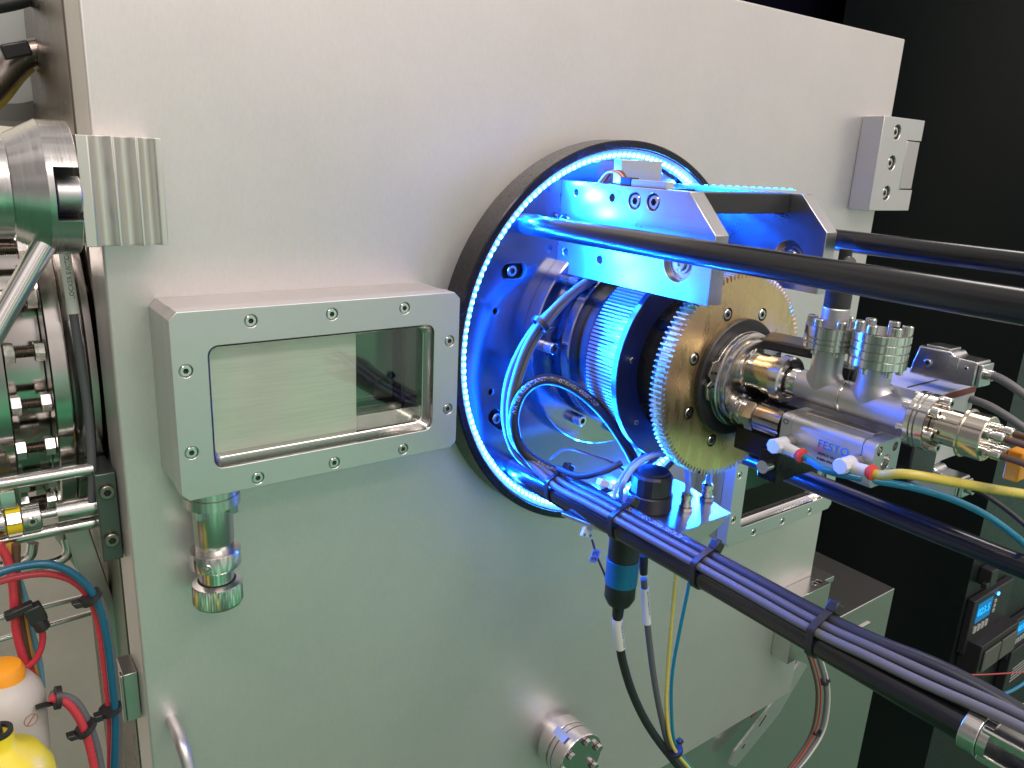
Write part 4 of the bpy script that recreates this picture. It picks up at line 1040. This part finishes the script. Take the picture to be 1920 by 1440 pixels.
L_ = at(1745, 738, -238)
V0 = atx(1748, 735, 44)
V1 = atx(1830, 705, 90)
def vpoint(u, v, X): return atx(u, v, X)
y_f = -262; zt = at(1755, 742, y_f).z; xl = at(1755, 742, y_f).x; xr = at(1833, 716, y_f).x; zb = at(1790, 855, y_f).z
vb.part('body', B().box(xl, xr, y_f, y_f + 52, zb, zt), grey_paint, bevel=.8)
vb.part('stripe', B().box(xl + 2, xr - 1, y_f - .5, y_f - .1, zt - 5.4, zt - .8), dark_red)
vb.part('lid_line', B().box(xl + 1, xr - 1, y_f + 20, y_f + 21, zt + .05, zt + .5), hole_dark)
vb.part('barcode', flat_text('IIIIIIIII', 7, (xl + 10, y_f - .2, zt - 14), (1, 0, 0), (0, 0, 1), .1), print_black)
vb.part('side_port', B().lathe([(10, 0), (10, 6), (7, 7), (7, 10)], (xl - .2, y_f + 34, zt - 10), (-1, 0, .2), n=36), steel)
solo('valve_cable', 'grey cable leaving the valve module towards the right edge', 'cable', B().tube([(xr - 6, y_f - .5, zt - 10), (xr - 4, y_f - 16, zt - 13), (xr, y_f - 40, zt - 24), (xr + 4, y_f - 66, zt - 40)], 2.9, n=16), cable_light)
pl = at(1700, 850, -262)
solo('support_plate', 'grey angled support plate under the end flange', 'plate', B().prism([(pl.x - 6, pl.z + 6), (pl.x + 46, pl.z + 4), (pl.x + 50, pl.z - 6), (pl.x + 20, pl.z - 20), (pl.x, pl.z - 20)], 'y', -258, -254), MATS['silver end cap'], bevel=.5)
e3 = shell('shiny metal connector hood below the valve module, behind the yellow tube', at(1672, 893, -236), L=46, w=17, h=17)
solo('hood_cable', 'dark thin cable leaving the lower connector hood', 'cable', B().tube([e3 + Vector((0, 4, 0)), e3 + Vector((1, -8, -1)), e3 + Vector((6, -30, -12)), e3 + Vector((14, -60, -34))], 1.8, n=12), black_rubber)
bc = at(1665, 700, -222)
t = T('small_motor', 'black encoder body with printed side behind the tee pipe', 'encoder', (30, -215, 0))
t.part('body', B().lathe([(9, 0), (9.6, .6), (9.6, 32), (8, 33)], (32, -196, 14), (0, -1, 0), n=36), black_plastic)
t.part('clip', B().box(21, 24, -226, -220, 6, 22), black_plastic, bevel=.6)
t.part('printing', flat_text('0000', 3.4, (22.3, -204, 15), (0, -1, 0), (0, 0, 1), .1), print_black)
t = T('dark_carrier', 'black carrier bar behind the pneumatic cylinder and tee pipe', 'bar', (30, -230, -30))
t.part('bar', B().box(16, 50, -280, -166, -40, -14), black_plastic, bevel=1.5)
t.part('foot', B().box(8, 60, -176, -166, -60, 0), anodised, bevel=1.5)

# red wire, blue and yellow tubes at lower right
solo('red_wire', 'thin red wire crossing the dark rack at lower right', 'wire', B().tube([at(1740, 1255, -60), at(1800, 1264, -60), at(1860, 1264, -60), at(1990, 1255, -60)], 1.4, n=12), red_tube)
solo('air_tube', 'glossy blue tube bending out of the right edge below the red wire', 'tube', B().tube([at(1980, 1215, -150), at(1935, 1268, -150), at(1890, 1298, -150), at(1840, 1307, -150), at(1790, 1300, -150)], 2.6, n=18), blue_tube)
solo('air_tube', 'yellow tube leaving the right edge below the glossy blue one', 'tube', B().tube([at(1990, 1322, -170), at(1920, 1322, -170), at(1860, 1316, -170), at(1800, 1300, -168)], 2.9, n=18), yellow)

# cable bundle curving below the bundle, right of centre
for i, (m_, r_, du) in enumerate(((wire_brown, 1.9, -11), (wire_red, 1.2, -4), (cable_light, 2.3, 5), (wire_white, 1.5, 12))):
    solo('harness_cable', ['brown cable on the left of the curved harness below the rod', 'thin red cable inside the curved harness below the rod', 'light grey cable right of centre in the curved harness', 'white cable on the outside of the curved harness'][i], 'cable',
         B().tube([at(1512 + du, 1195, -52), at(1532 + du, 1245, -52), at(1543 + du, 1300, -52), at(1535 + du, 1365, -52), at(1508 + du * .9, 1415, -52), at(1470 + du * .8, 1460, -52), at(1430 + du, 1500, -52)], r_, n=14), m_, group='cables of the curved harness')
for (u, v, dv_, lab) in ((1545, 1279, (0.05, 0, -1), 'upper black zip tie on the curved harness'), (1530, 1375, (-.35, 0, -.9), 'lower black zip tie on the curved harness')):
    c = at(u, v, -52); t = T('zip_tie', lab, 'zip tie', c, 'zip ties on the curved harness')
    t.part('strap', B().lathe([(5.6, -1.4), (6.2, -1.4), (6.2, 1.4), (5.6, 1.4)], c, dv_, n=28), black_plastic)
    t.part('head', B().obox(c + Vector((7.5, -1, 0)), dv_, (0, 1, 0), (1, 0, 0), 4.2, 5, 4.5), black_plastic, bevel=.6)
# ================================================================== left side machinery
# big bolted flanges, axis along x
FY, FZC, FR = 190, -5, 172
def disc_x(x0, x1, r, m_=None, n=160): return B().lathe([(r - 1.2, 0), (r, 1.0), (r, (x1 - x0) - 1.0), (r - 1.2, x1 - x0)], (x0, FY, FZC), (1, 0, 0), n=n)
t = T('port_flange', 'large polished bolted flange beside the chamber at the left edge', 'flange', (-410, FY, FZC - FR))
dark_pol = mat('dark mirror flange steel', (.46, .43, .41), 1, .13, rvar=.04)
t.part('inner_disc', disc_x(-394, -388, 140), dark_pol)
t.part('front_disc', disc_x(-404.6, -394.4, 141), dark_pol)
t.part('middle_disc', disc_x(-415.4, -405, 141), dark_pol)
t.part('neck', B().lathe([(112, 0), (112, 22)], (-438, FY, FZC), (1, 0, 0), n=96), dark_pol)
t.part('rear_disc', disc_x(-462, -438.4, 141), dark_pol)
t.part('tube', B().lathe([(100, 0), (100, 50)], (-520, FY, FZC), (1, 0, 0), n=96), polished)
for k in range(-5, 7):
    a = radians(205 + 0) ; th = radians(180 + 15 * k + 6)
    cy, cz = FY + 128 * cos(th), FZC + 128 * sin(th)
    bt = t.part('bolt', B().hexa((-421.8, cy, cz), (1, 0, 0), 6.6, 6.2), steel)
    nu = t.part('nut', B().hexa((-438.2, cy, cz), (1, 0, 0), 6.8, 6), steel)
    prof = [(3.6 if i % 2 else 3.0, i * .55) for i in range(22)]
    t.part('thread', B().lathe(prof, (-432, cy, cz), (1, 0, 0), n=16), dark_steel, of=nu)
# cables down the flange
cpt = [at(118, 455, 36), at(128, 520, 34), at(138, 590, 32), at(152, 680, 32), at(166, 780, 33), at(173, 880, 34), at(172, 940, 36)]
t = T('switch_cable', 'grey cable with white LOCKER SWITCH sleeve running down beside the door', 'cable', cpt[0])
t.part('jacket', B().tube(cpt, 2.6, n=18), cable_grey)
sp = [at(118, 452, 36), at(128, 520, 34), at(138, 588, 32)]
t.part('label_sleeve', B().tube(sp, 3.2, n=22), white_sleeve)
t.part('printing', wrap_text('LOCKER SWITCH', 3.6, list(reversed(sp)), 3.2, 9, (.1, -.99, 0), .03), print_black)

# rods, coupling and bracket
t = T('drive_bracket', 'dark green tinted bracket plate with two socket screws at the left door edge', 'bracket', (-392, 30, -125))
br = at(205, 945, 28)
t.part('plate', B().box(-400.5, -388.2, 26, 60, -122, -60), mat('dark oxide plate', (.10, .12, .11), .7, .3), bevel=.8)
for z in (-72, -106): t.part('screw', B().screw((-394.5, 25.8, z), (0, -1, 0), 4.6, 3.6, 2.4, 2), [dark_steel, hole_dark])
solo('support_rod', 'upper polished horizontal rod at the left edge below the flange', 'rod', B().lathe([(4.2, 0), (4.2, 170)], (-570, 34, -58), (1, 0, 0), n=28), polished, group='horizontal rods at the left edge')
solo('support_rod', 'lower polished horizontal rod behind the coupling at the left edge', 'rod', B().lathe([(4.0, 0), (4.0, 170)], (-571, 44, -100), (1, 0, 0), n=28), polished, group='horizontal rods at the left edge')
t = T('shaft_coupling', 'silver shaft coupling with yellow insert between two short shafts', 'coupling', (-450, 42, -98))
QY, QZ = 40, -86
t.part('right_shaft', B().lathe([(7, 0), (7, 22)], (-422.4, QY, QZ), (1, 0, 0), n=32), steel)
t.part('thin_shaft', B().lathe([(3, 0), (3, 9)], (-431, QY, QZ), (1, 0, 0), n=24), polished)
t.part('clamp_hub', B().lathe([(8.6, 0), (9.2, .6), (9.2, 10), (8.6, 10.6)], (-441.8, QY, QZ), (1, 0, 0), n=40), polished)
t.part('insert', B().lathe([(8.9, 0), (8.9, 8)], (-450, QY, QZ), (1, 0, 0), n=32), yellow_plastic)
for a in (-30, 50, 150, 250): t.part('jaw', B().obox((-446, QY + 8.4 * cos(radians(a)), QZ + 8.4 * sin(radians(a))), (1, 0, 0), (0, cos(radians(a)), sin(radians(a))), (0, -sin(radians(a)), cos(radians(a))), 8, 2.6, 7), polished, bevel=.4)
t.part('left_hub', B().lathe([(8.6, 0), (9.2, .6), (9.2, 18), (8.6, 18.6)], (-469, QY, QZ), (1, 0, 0), n=40), polished)
t.part('clamp_screw', B().screw((-436.5, QY - 9, QZ + 1), (0, -1, 0), 2.9, 1.2, 1.6, 1), [steel, hole_dark])
t.part('top_screw_block', B().box(-452, -443, QY - 4, QY + 5, QZ + 9.6, QZ + 22), steel, bevel=1)

# frame post and pipes behind
solo('frame_post', 'slanting pale frame rail behind the tubes left of the door', 'rail', B().obox(at(205, 1170, 120), (.985, 0, .17), (0, 1, 0), (-.17, 0, .985), 16, 16, 330), side_alu, bevel=1)
solo('frame_post', 'short pale diagonal brace behind the coupling', 'rail', B().obox(at(172, 1090, 160), (.93, 0, .36), (0, 1, 0), (-.36, 0, .93), 8, 8, 120), side_alu, bevel=1)
q = at(242, 1290, 30)
solo('edge_block', 'small pale slotted block on the left door flank, low', 'block', B().box(-397, -388, 20, 44, q.z - 20, q.z + 18).box(-399, -397.2, 20, 26, q.z - 20, q.z + 18), side_alu, bevel=.5)
for i, (u0, v0, u1, v1, lab) in enumerate(((0, 1157, 160, 1118, 'upper'), (0, 1200, 178, 1147, 'lower'))):
    solo('back_rail', lab + ' thin bright rail in front of the beige wall, lower left', 'rail', B().tube([at(u0 - 60, v0 + 16, 420), at(u1, v1, 420)], 3.2, n=12, flat=True), polished, group='thin rails before the beige wall')
for i, (pts_, lab) in enumerate((([(62, 1018), (56, 1042), (30, 1056), (-40, 1068)], 'left'), ([(124, 1008), (128, 1034), (108, 1052), (40, 1068)], 'right'))):
    solo('steel_pipe', lab + ' bent steel pipe below the coupling', 'pipe', B().tube([at(u, v, 150) for u, v in pts_], 4.0, n=16), steel, group='bent pipes below the coupling')
# beige panels and corner things
solo('beige_cabinet', 'beige sheet metal casing in the left background', 'casing', B().box(-2000, -560, 620, 960, -2200, -420).box(-2000, -560, 612, 619, -900, -640), beige, bevel=3)
t = T('ceiling_duct', 'round grey cover behind hoses at the top left corner', 'cover', at(20, 120, 300))
c = at(2, 92, 300); t.part('cover', B().lathe([(60, 0), (58, 22), (46, 34), (20, 38)], c, (-.1, -1, .1), n=48), grey_paint)
solo('corner_hose', 'black and silver hose in the top left corner', 'hose', B().tube([at(-40, 190, 200), at(0, 150, 200), at(30, 118, 200), at(55, 100, 200), at(95, 92, 200)], 9, n=16), dark_steel)
solo('corner_hose', 'yellow hose in the top left corner below the black one', 'hose', B().tube([at(-40, 215, 210), at(0, 176, 210), at(28, 140, 210), at(50, 118, 210)], 7, n=16), yellow)
solo('corner_hose', 'thin black cable arching over the top left corner', 'cable', B().tube([at(-20, 14, 200), at(30, 4, 200), at(90, -14, 200)], 5, n=12), black_rubber)
p = at(30, 94, 180); solo('zip_tie', 'black cable tie in the top left corner', 'zip tie', B().obox(p, (1, 0, .3), (0, 1, 0), (-.3, 0, 1), 18, 8, 10), black_plastic, bevel=1.5)

# tubing and bottle
def tb(name, lab, cat, px, Y, r, m_, grp=None): return solo(name, lab, cat, B().tube([at(u, v, Y if not isinstance(Y, list) else Y[i]) for i, (u, v) in enumerate(px)], r, n=16), m_, group=grp)
tb('air_tube', 'teal tube arching down past the left door edge', 'tube', [(-30, 1085), (30, 1064), (90, 1058), (140, 1078), (178, 1120), (198, 1185), (210, 1280), (216, 1360), (212, 1480)], -10, 2.4, mat('dark blue tube', (.01, .09, .16), 0, .2))
tb('air_tube', 'red tube arching down beside the teal one at left', 'tube', [(-30, 1100), (30, 1082), (90, 1076), (140, 1092), (172, 1130), (188, 1190), (198, 1270), (206, 1360), (206, 1480)], -4, 2.1, red_tube)
tb('air_tube', 'grey tube outermost behind the teal tube at left', 'tube', [(178, 1110), (196, 1150), (210, 1230), (222, 1340), (222, 1480)], 6, 2.3, cable_light)
tb('air_tube', 'short red tube curving back below the plug', 'tube', [(76, 1165), (80, 1200), (70, 1232), (48, 1255)], 20, 2.0, red_tube)
tb('air_tube', 'bright red vertical tube at the left edge', 'tube', [(-4, 1020), (14, 1050), (24, 1100), (30, 1180), (46, 1240), (70, 1280)], 24, 2.6, red_tube)
tb('air_tube', 'amber vertical tube beside the red ones at left', 'tube', [(20, 1020), (22, 1060), (30, 1110), (46, 1180), (58, 1240), (74, 1300)], 30, 2.6, mat('amber tube', (.55, .28, .05), 0, .3))
tb('air_tube', 'brown vertical tube at the far left', 'tube', [(30, 1020), (30, 1070), (34, 1140), (48, 1220), (60, 1270)], 28, 2.6, wire_brown)
tb('air_tube', 'pale blue thin tube behind the plug', 'tube', [(34, 1080), (50, 1130), (62, 1190), (74, 1240), (80, 1290)], 34, 1.8, mat('pale blue tube', (.12, .30, .40), 0, .3))
tb('air_tube', 'lower red tube curving out beside the bottle', 'tube', [(95, 1308), (125, 1318), (150, 1350), (168, 1400), (184, 1480)], -20, 2.5, red_tube, None)
tb('air_tube', 'grey tube following the lower red one beside the bottle', 'tube', [(95, 1302), (135, 1312), (160, 1345), (180, 1400), (196, 1480)], -14, 2.6, cable_light)
p = at(66, 1150, 16)
t = T('tube_plug', 'black plug hanging on a red tube left of the door', 'plug', p)
t.part('body', B().obox(p, (1, 0, .3), (0, 1, 0), (-.3, 0, 1), 10, 8, 12), black_plastic, bevel=1)
t.part('nose', B().lathe([(4, 0), (4.4, 1), (4.4, 8), (3, 9)], at(70, 1160, 16), (.3, 0, -.95), n=20), black_plastic)
t.part('strap', B().obox(at(36, 1145, 16), (1, 0, .25), (0, 1, 0), (-.25, 0, 1), 16, 6, 5), black_plastic, bevel=.8)
for u, v, dv_, lab in ((170, 1120, (.5, 0, -.85), 'black zip tie on the arching tubes, upper of the two'), (207, 1330, (.1, 0, -1), 'black zip tie on the arching tubes, lower of the two'), (160, 1365, (.5, 0, -.85), 'black zip tie on the tubes beside the bottle'), (108, 1308, (1, 0, -.2), 'black zip tie at the bottle shoulder')):
    Y = -8 if u > 165 and v != 1365 else -18; c = at(u, v, Y); t = T('zip_tie', lab, 'zip tie', c, 'zip ties on the tubes at left')
    t.part('strap', B().lathe([(6.2, -1.6), (6.9, -1.6), (6.9, 1.6), (6.2, 1.6)], c, dv_, n=28), black_plastic)
    t.part('head', B().obox(c + Vector((-7.5, -2, -1)), dv_, (0, 1, 0), (1, 0, 0), 4.6, 6, 5), black_plastic, bevel=.7)
bc = at(28, 1330, 0)
t = T('squeeze_bottle', 'milky plastic bottle with orange cap at the lower left edge', 'bottle', (bc.x, 0, bc.z - 80))
tilt = Vector((.04, 0, 1)).normalized()
t.part('body', B().lathe([(24, -110), (24, 6), (22.5, 14), (18, 21), (12, 25), (11, 30)], (bc.x - 7, 0, bc.z), tilt, n=48), bottle_plastic)
cp_ = at(18, 1250, 0)
t.part('cap', B().lathe([(12, 0), (12.6, 1), (12.2, 13), (10.5, 16.5), (7, 18)], (cp_.x - 5, 0, at(18, 1290, 0).z), tilt, n=48), orange)
sg = at(58, 1350, -30)
t.part('mark', B().ring(3.4, 3.9, sg, (0.3, -1, 0), .3, n=28), mat('faded red print', (.35, .12, .10), 0, .6))
t.part('mark', B().obox(sg + Vector((0, -.2, 0)), (.6, 0, .8), (0, 1, 0), (-.8, 0, .6), 6.8, .3, .6), MATS['faded red print'])
bb_ = at(10, 1440, -60)
t = T('rubber_bulb', 'yellow rubber bulb with black rim in the lower left corner', 'bulb', (bb_.x, -60, bb_.z - 20))
t.part('bulb', B().lathe([(22, -30), (25, -12), (24, 2), (18, 14), (9, 20), (7.6, 23), (7.6, 29)], (bb_.x - 1, -60, bb_.z - 6), (0, 0, 1), n=56), yellow_plastic)
t.part('rim', B().ring(5, 7.4, (bb_.x - 1, -60, bb_.z + 23.2), (0, 0, 1), 2, n=40), black_rubber)
t.part('stem', B().lathe([(3.2, 0), (3.2, 34)], (bb_.x - 1, -60, bb_.z + 20), (-.12, 0, 1), n=24), dark_steel)
